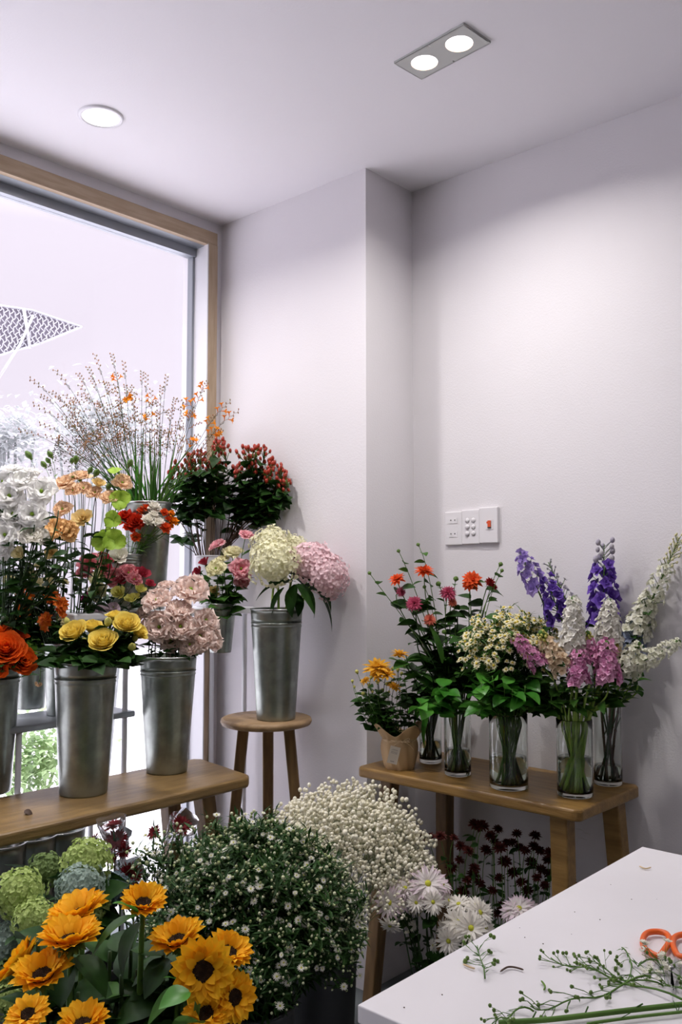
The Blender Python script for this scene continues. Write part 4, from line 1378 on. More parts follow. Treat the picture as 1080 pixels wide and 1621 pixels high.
# --- hydrangeas on the stool
for px, py, rp, dd, m_, lab, ns in ((435, 892, 38, -.06, 'hyd_cream', 'big cream hydrangea head at the front over the stool bucket', (-.1, .7, .8)),
                                    (430, 862, 30, .05, 'hyd_cream', 'smaller cream hydrangea head behind the big cream one', (-.2, .2, 1)),
                                    (466, 866, 20, .09, 'hyd_cream', 'cream hydrangea tip showing behind, between the cream and pink heads', (0, .2, 1)),
                                    (494, 893, 36, .0, 'hyd_pink', 'large pale pink hydrangea head leaning toward the white wall', (.3, .5, .9)),
                                    (518, 912, 34, .04, 'hyd_pink', 'pale pink hydrangea head drooping lowest nearest the wall corner', (.9, .5, .3))):
    c = B['stool']
    pos = keep_in(at(px, py, c['d'] + dd), px, py, .08)
    plant('hydrangea', tpl('sh' + m_, t_hydrangea, m_, 190, .135, .9, n=1), pos, rp * (c['d'] + dd) / FPX, normal_of(ns, None), c, stem_m='stem_light', stem_r=.0045, leaves=3, leaf_m='leaf_dark', leaf_L=.08, leaf_W=.03, leaf_lo=.5, leaf_hi=.95, label=lab, group='hydrangeas on the stool')
hy = [o for o in bpy.data.objects if o.name.startswith('hydrangea') and o.parent is None][-2:]
dS = B['stool']['d']
def drop_leaf(root, p0, p1, d0, d1, Wd, m='leaf_dark', bend=.7):
    a, c_ = at(p0[0], p0[1], d0), at(p1[0], p1[1], d1)
    b = MB()
    leaf_into(b, (c_ - a).length * 1.08, Wd, orient(a - root.location, (c_ - a) + Vector((0, 0, .03)), roll=R.uniform(-.4, .4)), bend, nu=8)
    b.build('leaf', M[m], root)
for r_, q in ((hy[1], ((498, 932), (537, 990), -.03, -.05, .026)), (hy[1], ((485, 930), (505, 975), -.05, -.07, .02)), (hy[0], ((470, 925), (500, 968), -.08, -.1, .03)), (hy[0], ((468, 925), (455, 972), -.05, -.1, .028)), (hy[0], ((480, 915), (520, 950), -.02, .0, .03)),
              (hy[0], ((450, 930), (425, 972), -.06, -.09, .02)), (hy[0], ((440, 925), (405, 950), -.03, -.06, .022)), (hy[1], ((500, 925), (528, 965), .0, .0, .03)), (hy[0], ((462, 935), (478, 972), -.02, -.08, .03))):
    drop_leaf(r_, q[0], q[1], dS + q[2], dS + q[3], q[4])

# --- hanging pail lisianthus
PL = dict(stem_m='stem', stem_r=.0018, leaf_m='leaf', leaf_L=.05, leaf_W=.018, leaf_lo=.1, leaf_hi=.8)
bunch([(390, 845, 15, -.02, (.3, .5, 1)), (343, 861, 16, .02, (-.5, .5, .9)), (382, 899, 21, -.05, (.2, 1, .4)), (385, 917, 16, -.03, (.3, .8, -.1))], 'pail', 'lisianthus', 'rose-pink lisianthus above the pail', 'rose-pink lisianthus above the hanging pail', T_('rlisi', t_lisi, 'rosepink', 15, n=3), leaves=4, **PL)
bunch([(341, 898, 18, -.04, (-.1, .9, .6)), (368, 872, 20, .02, (0, .5, 1)), (352, 884, 12, .0)], 'pail', 'lisianthus', 'cream lisianthus above the pail', 'cream lisianthus above the hanging pail', T_('clisi', t_lisi, 'cream', 15, n=3), leaves=4, **PL)
bunch([(323, 889, 12, .02), (313, 905, 11, .0, (-.6, .8, .3))], 'pail', 'lisianthus', 'dark rose lisianthus', 'dark rose lisianthus beside the cream blooms over the pail', T_('dlisi', t_rose, 'darkrose', 12, .05, .6, n=2), leaves=3, **PL)
bunch([(338, 936, 13, .0, (0, .9, .5)), (350, 955, 9, .0)], 'pail', 'lisianthus', 'small butter-yellow lisianthus', 'small butter-yellow lisianthus low over the hanging pail', T_('blisi', t_rose, 'butter', 12, .04, .5, n=2), leaves=7, **PL)
for px, py, dd in ((360, 925, -.04), (345, 975, -.05), (372, 935, -.02), (332, 950, 0), (365, 975, -.04), (355, 900, 0)):
    foliage_stem('pail', px, py, dd, 'lisianthus_foliage', 'leafy green lisianthus stem rising from the hanging pail', leaf_m='leaf', n=7, L=.05, Wd=.02, lo=.1, group='leafy stems in the hanging pail', stem_m='stem')

# --- mixed lisianthus from the bucket behind the yellow roses
MX = dict(stem_m='stem_dark', stem_r=.0018, leaf_m='leaf_dark', leaf_L=.045, leaf_W=.012, leaf_lo=.1, leaf_hi=.9, dd0=-.11, grow_by=1.15)
bunch([(142, 889, 19, .02), (133, 905, 14, .0), (178, 913, 15, -.02, (0, 1, .3)), (204, 905, 17, .0), (213, 916, 13, -.02)], 'mixed', 'lisianthus', 'dusty rose lisianthus', 'dusty rose lisianthus behind the yellow roses', T_('dust', t_lisi, 'dusty', 13, n=3), leaves=3, **MX)
bunch([(164, 887, 17, .05), (226, 908, 13, .02, (.5, .7, .5)), (238, 924, 9, .0), (170, 902, 12, 0), (190, 918, 11, -.02)], 'mixed', 'lisianthus', 'dark rose lisianthus on the rack', 'dark rose lisianthus behind the yellow roses', T_('dlisi', t_rose, 'darkrose', 12, .05, .6, n=2), leaves=3, **MX)
bunch([(153, 914, 15, -.01), (154, 937, 15, -.04, (-.1, 1, .1)), (160, 903, 9, 0)], 'mixed', 'lisianthus', 'cream lisianthus on the rack', 'cream lisianthus against the bright gap behind the yellow roses', T_('clisi', t_lisi, 'cream', 15, n=3), leaves=3, **MX)
bunch([(189, 938, 14, -.05, (-.2, 1, .4)), (207, 948, 11, -.07, (0, .8, .7)), (222, 933, 11, -.03), (216, 944, 7, -.04)], 'mixed', 'lisianthus', 'greenish yellow lisianthus', 'greenish yellow half-open lisianthus above the yellow roses', T_('gyl', t_rose, 'bud_yellow', 12, .04, .3, n=2), leaves=4, **MX)
bunch([(165, 966, 15, -.06), (180, 960, 10, -.05), (155, 978, 9, -.04)], 'mixed', 'lisianthus', 'pale lilac lisianthus', 'pale lilac lisianthus just above the yellow roses', T_('lil', t_lisi, 'lilac', 12, n=2), leaves=5, **MX)
bunch([(136, 947, 9, -.06, (-.6, .8, .1))], 'mixed', 'carnation', 'magenta', 'small magenta bloom against the bright window, above the yellow roses', T_('mag', t_pom, 'magenta', CARN, ruf=.1, n=1), leaves=2, **MX)
bunch([(141, 965, 9, -.06), (121, 920, 8, -.02)], 'mixed', 'lisianthus_bud', 'green buds above the yellow roses', 'closed green lisianthus bud above the yellow roses', T_('gb', t_bud, 'sepal', n=1), leaves=5, **MX)
for px, py, dd in ((150, 955, -.04), (175, 955, -.05), (195, 962, -.03), (165, 945, .02), (185, 930, .03), (205, 965, .0), (130, 972, -.02)):
    foliage_stem('mixed', px, py, dd, 'lisianthus_foliage', 'dark leafy lisianthus stem behind the yellow roses', leaf_m='leaf_dark', n=7, L=.05, Wd=.016, lo=.3, group='leafy stems behind the yellow roses')

# --- alstroemeria
AL = dict(stem_m='stem', stem_r=.0018, leaf_m='leaf', leaf_L=.06, leaf_W=.008, leaf_lo=.1, leaf_hi=.95)
bunch([(44, 943, 15, -.02), (42, 966, 14, -.04, (0, 1, .1)), (77, 946, 15, -.02), (91, 960, 15, -.04, (.4, .8, .4)), (78, 984, 15, -.06, (0, 1, 0)), (92, 975, 11, -.05)], 'alstro', 'alstroemeria', 'orange alstroemeria', 'orange alstroemeria cluster on the rack', T_('al', t_alstro, 'alstro', n=3), dd0=-.15, grow_by=1.5, leaves=8, **AL)
bunch([(56, 908, 13, .02), (71, 924, 13, .0, (.2, .9, .5)), (98, 928, 11, .0), (15, 921, 10, .02), (30, 918, 8, .02), (20, 985, 10, -.02), (100, 985, 8, -.05)], 'alstro', 'alstroemeria', 'cream alstroemeria', 'cream alstroemeria cluster on the rack', T_('cal', t_alstro, 'cream_al', n=3), dd0=-.15, grow_by=1.5, leaves=8, **AL)
bunch([(72, 1032, 12, -.1), (95, 1026, 13, -.1, (.3, 1, 0)), (53, 1036, 9, -.1), (62, 1080, 9, -.1, (0, .6, -.8)), (88, 1008, 9, -.08)], 'alstro', 'alstroemeria', 'dusty alstroemeria', 'dusty pink alstroemeria low beside the yellow roses', T_('pal', t_alstro, 'pinkal', n=2), leaves=8, **AL)
for i in range(36):
    px, py = R.uniform(-10, 108), R.uniform(905, 1035)
    foliage_stem('alstro', px, py, R.uniform(-.12, .0), 'alstroemeria_foliage', 'leafy green alstroemeria stem among the orange blooms on the rack', leaf_m=R.choice(['leaf', 'leaf_bright', 'leaf_dark', 'leaf_fresh']), n=10, L=.055, Wd=.009, lo=.15, group='alstroemeria foliage', stem_m='stem', r=.0018)

# --- white lisianthus, top shelf
WH = dict(stem_m='stem_dark', stem_r=.0018, leaf_m='leaf_dark', leaf_L=.045, leaf_W=.012, leaf_lo=.0, leaf_hi=.7)
bunch([(35, 757, 25, .02, (0, .8, .8)), (14, 782, 26, .0), (65, 775, 25, .0, (.2, 1, .5)), (49, 812, 26, -.03, (0, 1, .3)), (20, 811, 24, -.02), (6, 845, 24, -.05, (0, 1, .3)), (-2, 812, 22, -.02), (18, 741, 18, .05, (0, .3, 1)), (3, 760, 20, .05), (32, 836, 20, -.03), (4, 868, 18, -.04, (0, 1, 0)), (52, 745, 15, .05, (.2, .2, 1))],
      'whites', 'lisianthus', 'white lisianthus', 'large white lisianthus at the window', T_('wlisi', t_lisi, 'white', 13, n=4), grow_by=1.15, leaves=5, nspec=(0, .9, .5), spread=.15, **WH)
bunch([(50, 844, 25, -.05, (.1, .7, .7)), (66, 848, 16, -.04, (.5, .7, .4))], 'whites', 'lisianthus', 'ruffled ivory lisianthus', 'very ruffled ivory lisianthus below the white ones', T_('wl2', t_lisi, 'offwhite', 20, n=2), leaves=5, **WH)
bunch([(30, 878, 16, -.04, (-.2, .8, .4))], 'whites', 'lisianthus', 'pale green lisianthus', 'pale greenish lisianthus at the foot of the white ones', T_('wl3', t_rose, 'cream_al', 10, .03, .4, n=1), leaves=5, **WH)
# --- peach lisianthus
bunch([(102, 762, 22, .0, (-.2, .7, .9)), (126, 752, 20, .03, (0, .5, 1)), (132, 771, 15, .0), (194, 762, 18, .0, (.3, .9, .6)), (173, 786, 17, -.02), (98, 804, 17, -.03), (115, 775, 14, -.02), (150, 778, 14, -.01)], 'peach', 'lisianthus', 'peach lisianthus', 'peach lisianthus at the window', T_('peli', t_lisi, 'peach', 14, n=4), leaves=4, nspec=(0, .8, .7), spread=.2, **WH)
bunch([(88, 835, 24, -.06, (0, .9, .6)), (108, 840, 20, -.05, (.4, .9, .3))], 'peach', 'lisianthus', 'apricot lisianthus', 'apricot lisianthus beside the ruffled ivory one', T_('apli', t_lisi, 'apricot', 14, n=2), leaves=4, **WH)
bunch([(131, 820, 19, -.06, (.1, 1, .4)), (157, 765, 13, .0), (80, 874, 13, -.05, (0, .9, -.1))], 'peach', 'lisianthus', 'butter-yellow lisianthus', 'butter-yellow lisianthus among the peach ones', T_('buli', t_rose, 'butter', 14, .05, .6, n=2), leaves=4, **WH)
bunch([(188, 879, 18, -.02, (.2, .9, .6))], 'peach', 'lisianthus', 'single ivory lisianthus', 'single ivory lisianthus above the dusty rose blooms', T_('ivo', t_rose, 'offwhite', 13, .05, .7, n=1), leaves=2, **WH)
bunch([(45, 720, 8, .03), (79, 719, 7, .02), (69, 735, 7, .0), (76, 729, 6, .02), (120, 727, 8, .02), (114, 729, 6, 0), (206, 733, 8, .0), (143, 744, 7, .0), (153, 748, 8, .0), (172, 770, 7, 0)], 'peach', 'lisianthus_bud', 'green lisianthus buds on the rack', 'closed green lisianthus bud against the bright window', T_('gb', t_bud, 'sepal', n=1), leaves=1, stem_m='stem', stem_r=.001, leaf_m='leaf_fresh', leaf_L=.03, leaf_W=.006)
# lime bells
def t_bell():
    b = MB()
    for k in range(3):
        b.grid(petal_fn(1.0, .62, 38, 50, .25, pw=.45, blunt=1.0, ruf=.07, ph=k * 2), 6, 6, Matrix.Translation((0, 0, -.4)) @ zrot(k * 2.094))
    return {'bract': b.mesh('bract', M['lime'])}, 1.0
bunch([(190, 790, 19, -.03, (.2, 1, .2)), (177, 822, 17, -.05, (-.2, 1, .1)), (181, 854, 21, -.06, (.2, 1, .2)), (158, 856, 19, -.05, (-.3, 1, .2)), (181, 743, 14, .0, (0, .5, 1)), (168, 846, 14, -.03, (0, 1, .4))], 'peach', 'bell_of_ireland', 'lime bracts', 'round lime-green bract beside the peach lisianthus', T_('bell', t_bell, n=3), leaves=2, stem_m='stem', stem_r=.002, leaf_m='leaf', leaf_L=.04, leaf_W=.012)
for i in range(36):
    foliage_stem('peach' if i % 2 else 'whites', R.uniform(20, 185) if i % 2 else R.uniform(0, 120), R.uniform(800, 900), R.uniform(-.05, .06), 'lisianthus_foliage', 'dark leafy lisianthus stem on the top rack shelf', leaf_m='leaf_dark', n=8, L=.05, Wd=.013, lo=.1, group='leafy stems on the top rack shelf')

# --- carnations
CA = dict(stem_m='stem', stem_r=.0014, leaf_m='stem', leaf_L=.05, leaf_W=.003, leaf_lo=.0, leaf_hi=.8)
bunch([(199, 819, 17, .0), (215, 826, 15, -.02, (.2, 1, .4)), (206, 833, 12, -.02)], 'carn', 'carnation', 'red carnations', 'deep red carnation on the rack', T_('carr', t_pom, 'red', CARN, ruf=.09, n=2), leaves=5, **CA)
bunch([(215, 850, 9, -.02, (0, 1, 0)), (224, 808, 8, .02), (231, 803, 9, .02), (260, 811, 8, 0), (262, 835, 11, -.02), (268, 822, 8, 0)], 'carn', 'carnation', 'scarlet carnations', 'small scarlet carnation on the rack', T_('cars', t_pom, 'scarlet', CARN, ruf=.09, n=2), leaves=5, **CA)
bunch([(244, 802, 13, .02), (234, 823, 12, -.02), (251, 828, 12, -.02), (243, 815, 10, 0)], 'carn', 'carnation', 'white carnations', 'ivory carnation on the rack', T_('carw', t_pom, 'offwhite', CARN, ruf=.09, n=2), leaves=5, **CA)
bunch([(275, 824, 9, 0), (270, 832, 7, 0), (272, 812, 6, 0)], 'carn', 'carnation', 'orange carnations', 'little orange carnation at the outer edge of the carnations', T_('caro', t_pom, 'croco', CARN, ruf=.09, n=1), leaves=4, **CA)

# --- hypericum
HYB = [(283, 738), (296, 730), (304, 726), (317, 722), (326, 726), (338, 710), (345, 704), (352, 705), (357, 716), (300, 745), (314, 740), (386, 720), (395, 716), (403, 714), (420, 715), (410, 728), (424, 735), (432, 742), (441, 744), (446, 748), (428, 755), (452, 762), (456, 760), (448, 775), (380, 745), (372, 752), (322, 752), (276, 752), (290, 758), (402, 742), (415, 748), (335, 740), (350, 735), (395, 735), (440, 768)]
def t_berries():
    b, g = MB(), MB()
    for i in range(8):
        c = Vector((R.uniform(-1, 1), R.uniform(-1, 1), R.uniform(-.5, 1.0)))
        b.ball(tuple(c), .25, 7, 5, 1.5)
        g.tube([(0, 0, -1.4), (c.x * .5, c.y * .5, -.5), tuple(c)], .05, 4)
        for k in range(3):
            g.grid(petal_fn(.35, .12, -20, 0, .2), 2, 2, Matrix.Translation(c + Vector((0, 0, -.3))) @ zrot(k * 2.1))
    return {'berries': b.mesh('berries', M['berry']), 'calyx': g.mesh('calyx', M['sepal'])}, 1.0
chy = B['hyper']
for i, (px, py) in enumerate(HYB):
    pos = keep_in(at(px, py, chy['d'] + R.uniform(-.08, .08)), px, py, .04)
    plant('hypericum', tpl('berr', t_berries, n=3), pos, R.uniform(9, 12) * chy['d'] / FPX, Vector((R.uniform(-.3, .3), R.uniform(-.3, .3), 1)), chy, stem_m='stem_brown', stem_r=.0017, leaves=11, leaf_m='leaf_dark', leaf_L=.062, leaf_W=.024,
          leaf_lo=.42, leaf_hi=.88, label='red-berried hypericum stem in the white vase by the window frame', group='hypericum stems', bendleaf=.9)
for px, py in ((285, 850), (305, 845), (375, 830), (430, 805), (440, 790), (300, 800), (275, 790), (340, 790), (410, 800), (380, 790), (320, 810)):
    foliage_stem('hyper', px, py, R.uniform(-.05, .05), 'hypericum_foliage', 'dark-leaved hypericum stem without berries in the white vase', n=6, L=.055, Wd=.022, lo=.65, group='berryless hypericum stems', stem_m='stem_brown', r=.0016)

# --- crocosmia: sword leaves and wiry flower stems
cc = B['croco']
for i in range(64):
    u = R.random()
    px = 95 + 250 * u + R.uniform(-8, 8)
    py = 668 + 90 * abs(u - .45) + R.uniform(-12, 75)
    tip_ = keep_in(at(px, py, cc['d'] + R.uniform(-.08, .1)), px, py)
    top = cc['top']
    out_ = Vector((tip_.x - top.x, tip_.y - top.y, 0))
    bs = Vector((top.x, top.y, top.z - .06)) + out_.normalized() * R.uniform(.0, .045) + Vector((R.uniform(-1, 1), R.uniform(-1, 1), 0)) * .02
    root = empty('crocosmia_leaf', bs)
    pth = bez(Vector((0, 0, 0)), Vector((0, 0, .14)) + out_ * .2, (tip_ - bs) * .7 + Vector((0, 0, .02)), tip_ - bs, 8)
    b = MB()
    side = (RT + FH * R.uniform(-.6, .6)).normalized()
    wd = R.uniform(.0022, .0042)
    vs, ts = [], []
    for k, p in enumerate(pth):
        w_ = wd * (1 - (k / 8) ** 2.2) + .0004
        vs += [p - side * w_, p + FH * -.0012, p + side * w_]
        ts += [k / 8] * 3
    b.add(vs, [(3 * k, 3 * k + 1, 3 * k + 4, 3 * k + 3) for k in range(8)] + [(3 * k + 1, 3 * k + 2, 3 * k + 5, 3 * k + 4) for k in range(8)], ts)
    b.build('blade', M[R.choice(['leaf', 'leaf', 'leaf_bright', 'stem'])], root)
    tag(root, 'long sword-shaped crocosmia leaf fanning out of the tall rack bucket', 'leaf', 'crocosmia leaves')
CRT = [(64, 612), (78, 655), (92, 628), (105, 607), (118, 640), (130, 600), (145, 592), (158, 583), (170, 615), (180, 572), (186, 600), (200, 620), (212, 640), (225, 600), (232, 612), (240, 640), (255, 625), (262, 612), (275, 640), (288, 650), (300, 660), (310, 640), (140, 630), (165, 650), (215, 665), (85, 680), (110, 670), (322, 615), (345, 655), (355, 668), (330, 690), (60, 690), (100, 700), (128, 660), (190, 645), (250, 665), (150, 610), (75, 632), (270, 668), (198, 590)]
ORANGE = {(240, 640), (345, 655), (355, 668), (310, 640), (322, 615), (186, 600), (330, 690)}
for i, (px, py) in enumerate(CRT):
    tip_ = keep_in(at(px, py, cc['d'] + R.uniform(-.08, .1)), px, py)
    top = cc['top']
    out_ = Vector((tip_.x - top.x, tip_.y - top.y, 0))
    bs = Vector((top.x, top.y, top.z - .08)) + out_.normalized() * .04
    root = empty('crocosmia', bs)
    v = tip_ - bs
    pth = bez(Vector((0, 0, 0)), Vector((0, 0, .12)) + out_ * .2, v * .75 + Vector((0, 0, .05)), v, 14)
    b, fb, bd = MB(), MB(), MB()
    b.tube(pth, [.0014 - .0009 * k / 14 for k in range(15)], 5)
    has = (px, py) in ORANGE
    for br in range(4):
        k0 = 8 + br * 1.6
        p0 = pth[int(k0)]
        dv = (Vector((0, 0, .4)) + RT * R.uniform(-1, 1) + FH * R.uniform(-.6, .6)).normalized()
        if br == 3: p0 = pth[-2]; dv = (pth[-1] - pth[-3]).normalized()
        L = R.uniform(.05, .09)
        pts = []
        for k in range(9):
            zz = .0028 * (1 if k % 2 else -1)
            pts.append(p0 + dv * L * k / 8 + Vector((0, 0, -.012 * (k / 8) ** 2)) + dv.orthogonal().normalized() * zz)
        b.tube(pts, .0006, 4)
        for k in range(2, 9):
            dd_ = (dv.orthogonal().normalized() * (1 if k % 2 else -1) + dv * .8).normalized()
            if has and k < 5 and br >= 2:
                q = Matrix.Translation(pts[k]) @ Vector((0, 0, 1)).rotation_difference(dd_).to_matrix().to_4x4()
                fb.tube([q @ Vector((0, 0, 0)), q @ Vector((0, 0, .012))], [.001, .0022], 5, cap=False)
                for pp in range(6):
                    fb.grid(petal_fn(.014, .0034, 50, 40, .2, r0=.0016), 3, 2, q @ Matrix.Translation((0, 0, .011)) @ zrot(pp * PI / 3))
            else:
                bd.ball(tuple(pts[k] + dd_ * .003), .0022, 5, 3, 1.7)
        bd.tube([pts[0]] + pts[2:], .0007, 4)
    b.build('stem', M['stem_dark'], root)
    bd.build('buds', M['croco_bud'], root)
    if fb.v: fb.build('florets', M['croco'], root)
    tag(root, 'wiry crocosmia stem with opened orange florets in the tall rack bucket' if has else 'wiry crocosmia stem with small brown buds against the window', 'flower', 'crocosmia in flower' if has else 'crocosmia in bud')

# fuzzy grey seed heads standing among the crocosmia
HZ = [spray_tpl(.42, .07, 3, 3, .5, .0022, 'haze', 'haze', sticks=.0006) for _ in range(2)]
for i in range(9):
    px, py = 70 + 22 * i + R.uniform(-8, 8), 660 + 40 * abs(i - 4) / 4 + R.uniform(-25, 25)
    tip_ = keep_in(at(px, py, cc['d'] + R.uniform(.0, .1)), px, py)
    place_spray('sea_lavender_spray', HZ[i % 2], Vector((cc['top'].x, cc['top'].y, cc['top'].z - .04)), tip_, .42, None, 0, 'wispy grey spray of fuzzy seed heads behind the crocosmia leaves', group='wispy grey sprays')

# ------------------------------------------------------------------ right bench
def spike(con, m, pb, pt, rpx, dd, label, kind='stock', n=62, fs=.43, petals=5, budm=None, taper=.5, loose=0, frac=1.0, dd2=None, leaves=4, stem_m='stem_light', leaf_m='leaf', group=None, leaf_L=.06, leaf_W=.012, stem_r=.0032):
    c = B[con]
    a = keep_in(at(pb[0], pb[1], c['d'] + dd), pb[0], pb[1], .04)
    e_ = keep_in(at(pt[0], pt[1], c['d'] + (dd if dd2 is None else dd2)), pt[0], pt[1], .03)
    L = (e_ - a).length
    tp_ = (t_spike(m, L, rpx * c['d'] / FPX, n, fs, petals, budm, taper, loose, frac)[0], 1.001)
    return plant(kind, tp_, a, 1.001, e_ - a, c, stem_m=stem_m, stem_r=stem_r, leaves=leaves, leaf_m=leaf_m, leaf_L=leaf_L, leaf_W=leaf_W, leaf_lo=.2, leaf_hi=.95, label=label, group=group, neck=.1)


SG = dict(group='stock stems')
spike('v_stock', 'stockwhite', (906, 1036), (908, 952), 24, -.02, 'white stock spike between the purple delphiniums, left of two upright white ones', n=80, **SG)
spike('v_stock', 'stockwhite', (962, 1024), (966, 956), 24, .0, 'white stock spike in front of the right-hand purple delphinium', n=74, **SG)
spike('v_stock', 'stockpink', (860, 1056), (810, 1004), 17, -.03, 'pink stock spike leaning far out over the chamomile vase', budm='cream', frac=.85, **SG)
spike('v_stock', 'stockpeach', (895, 1064), (858, 1004), 20, -.04, 'pale peach stock spike leaning between pink and white ones', budm='bud_yellow', frac=.8, **SG)
spike('v_stock', 'stockpink', (914, 1084), (917, 1036), 20, -.06, 'lowest pink stock spike directly above the vase', taper=.2, **SG)
spike('v_stock', 'stockpink', (940, 1052), (931, 1003), 15, -.03, 'small pink stock spike with yellow-green tip behind the two big pink ones', budm='bud_yellow', frac=.75, **SG)
spike('v_stock', 'stockpink', (963, 1082), (960, 1022), 23, -.06, 'large pink stock spike, right of the lowest pink one', n=72, taper=.25, **SG)
spike('v_stock', 'stockpeach', (972, 1040), (974, 1004), 13, -.01, 'short yellow-green budded stock tip above the large pink spike', budm='bud_yellow', frac=.35, **SG)
spike('v_stock', 'larkwhite', (986, 1064), (1072, 1018), 20, -.02, 'white stock spike reaching out furthest right', n=85, fs=.4, dd2=-.08, **SG)
spike('v_stock', 'larkwhite', (984, 1056), (1010, 1022), 19, -.03, 'short cream stock spike at the base of the far-reaching white one', n=36, **SG)
DG = dict(kind='delphinium', stem_m='stem_dark', stem_r=.0024, loose=1, taper=.35, group='delphiniums', leaf_m='leaf_dark')
spike('v_delph', 'delph', (955, 1000), (957, 862), 27, .02, 'tall upright deep purple delphinium with pale unopened tip', n=40, fs=.62, frac=.72, budm='delph_grey', **DG)
spike('v_stock', 'delph', (893, 990), (866, 920), 24, .06, 'dark purple delphinium behind the chamomile dome', n=26, fs=.62, **DG)
spike('v_stock', 'delph_pale', (852, 935), (826, 880), 21, .06, 'violet delphinium tip leaning left above the chamomile', n=22, fs=.62, **DG)
spike('v_delph', 'delph_grey', (902, 962), (868, 890), 17, .04, 'grey-lilac budded delphinium between the two purple ones', n=26, fs=.4, frac=.5, budm='delph_grey', **DG)
spike('v_delph', 'delph_blue', (1002, 1044), (1003, 984), 21, .0, 'pale blue delphinium low on the right of the vases', n=30, fs=.6, **DG)
spike('v_delph', 'larkwhite', (1004, 1010), (1028, 948), 27, -.03, 'broad cream larkspur spike below the tall leaning one', n=70, fs=.38, **DG)
spike('v_delph', 'larkwhite', (1030, 955), (1077, 850), 19, -.05, 'tallest leaning cream-green larkspur at the photo edge', n=60, fs=.36, frac=.55, budm='cream', **DG)
# extra visible stems inside the stock vase and woody branches behind
for i in range(12):
    c = B['v_stock']
    a = R.uniform(0, 6.28)
    b0 = c['base'] + Vector((math.cos(a), math.sin(a), 0)) * .03 + Vector((0, 0, .014))
    t0 = c['top'] + Vector((math.cos(a + 2.6), math.sin(a + 2.6), 0)) * .036
    t1 = t0 + Vector((math.cos(a + 2.6) * .05, -abs(math.sin(a + 2.6)) * .03, .10))
    b = MB(); b.tube([p - b0 for p in bez(b0, b0.lerp(t0, .4), b0.lerp(t0, .8), t1, 8)], .0033, 7)
    o = empty('stripped_stock', b0); b.build('stem', M['stem_light'], o)
    lb = MB()
    for k in range(3): leaf_into(lb, .055, .011, orient(t1 - b0 - Vector((0, 0, .02 * k)), Vector((math.cos(a + k * 2), -abs(math.sin(a + k * 2)), .6))), .7)
    lb.build('leaves', M['leaf'], o)
    tag(o, 'thick pale green stock stem crossing the others inside the crammed vase', 'stem', 'loose stock stems in the vase')
for i, (px1, py1) in enumerate(((968, 1100), (985, 1090), (975, 1080), (950, 1110))):
    c = B['v_delph']
    a = i * 1.7
    b0 = c['base'] + Vector((math.cos(a), math.sin(a), 0)) * .026 + Vector((0, 0, .014))
    t1 = keep_in(at(px1, py1, c['d'] - .01 + .02 * i), px1, py1)
    md = b0.lerp(t1, .5) - Vector((math.cos(a), math.sin(a), 0)) * .02
    b = MB(); pts = [p - b0 for p in bez(b0, b0.lerp(md, .7), md, t1, 10)]
    b.tube(pts, .0038, 7)
    for k in range(2, 10, 2): b.ball(tuple(pts[k]), .0052, 6, 4)
    tw = MB(); tw.tube([pts[6], pts[6] + Vector((.02, -.01, .04))], .0018, 5)
    o = empty('woody_branch', b0); b.build('branch', M['stem_brown'], o); tw.build('twig', M['stem_dark'], o)
    tag(o, 'knobbly dark brown branch standing in the tall vase behind the stock', 'branch', 'dark brown branches in the tall vase')
for px, py in ((1000, 1075), (1010, 1085), (990, 1095), (985, 1070), (880, 1100), (870, 1110), (935, 1110), (900, 1100), (1005, 1060), (950, 1095), (925, 1100), (890, 1085)):
    foliage_stem('v_stock', px, py, R.uniform(-.03, .06), 'stock_foliage', 'leafy green stock stem below the blooms', leaf_m='leaf', n=6, L=.055, Wd=.014, lo=.45, group='leafy stock stems', stem_m='stem_light', r=.003)

# dahlias
DA = dict(stem_m='stem', stem_r=.002, leaf_m='leaf_dark', leaf_L=.06, leaf_W=.019, leaf_lo=.1, leaf_hi=.95)
bunch([(672, 901, 17, .0, (0, .35, 1)), (628, 915, 15, .02, (-.3, .4, 1)), (749, 917, 18, .0, (.1, .8, .5)), (742, 925, 11, .0, (-.2, .9, .1))], 'v_dahlia', 'dahlia', 'red dahlias', 'open orange-red dahlia over the bench', T_('dred', t_pom, 'scarlet', DAHLOPEN, n=2), leaves=6, **DA)
bunch([(656, 955, 14, -.02, (0, 1, .2)), (710, 937, 15, .0, (.1, .7, .7)), (636, 937, 9, .01, (.6, .8, .1))], 'v_dahlia', 'dahlia', 'pink dahlias', 'tight pink pompon dahlia over the bench', T_('dpk', t_pom, 'dahliapink', DAHL, n=2), leaves=7, **DA)
bunch([(681, 980, 11, -.02, (0, .9, .5)), (717, 953, 8, .0, (.1, .9, .3))], 'v_dahlia', 'dahlia', 'coral dahlias', 'small coral dahlia among dark leaves', T_('dco', t_pom, 'coral', DAHL, n=1), leaves=7, **DA)
bunch([(777, 921, 9, .02, (.2, .8, .4)), (783, 928, 7, .02)], 'v_dahlia', 'dahlia', 'dark red dahlias', 'small dark red bloom above the chamomile dome', T_('ddk', t_pom, 'crimson', DAHL, n=1), leaves=4, **DA)
bunch([(631, 872, 5, .0), (662, 862, 5, .0), (585, 907, 5, .02), (722, 916, 7, .0), (694, 924, 7, .0), (793, 893, 6, .02), (672, 929, 5, 0), (703, 1000, 6, -.03), (795, 903, 5, 0)], 'v_dahlia', 'dahlia_bud', 'dahlia buds', 'round green dahlia bud on a thin stem', T_('dbud', t_bud, 'sepal', 'sepal', 1.2, n=1), leaves=6, stem_m='stem', stem_r=.0014, leaf_m='leaf', leaf_L=.035, leaf_W=.011, leaf_lo=.3, leaf_hi=.97)
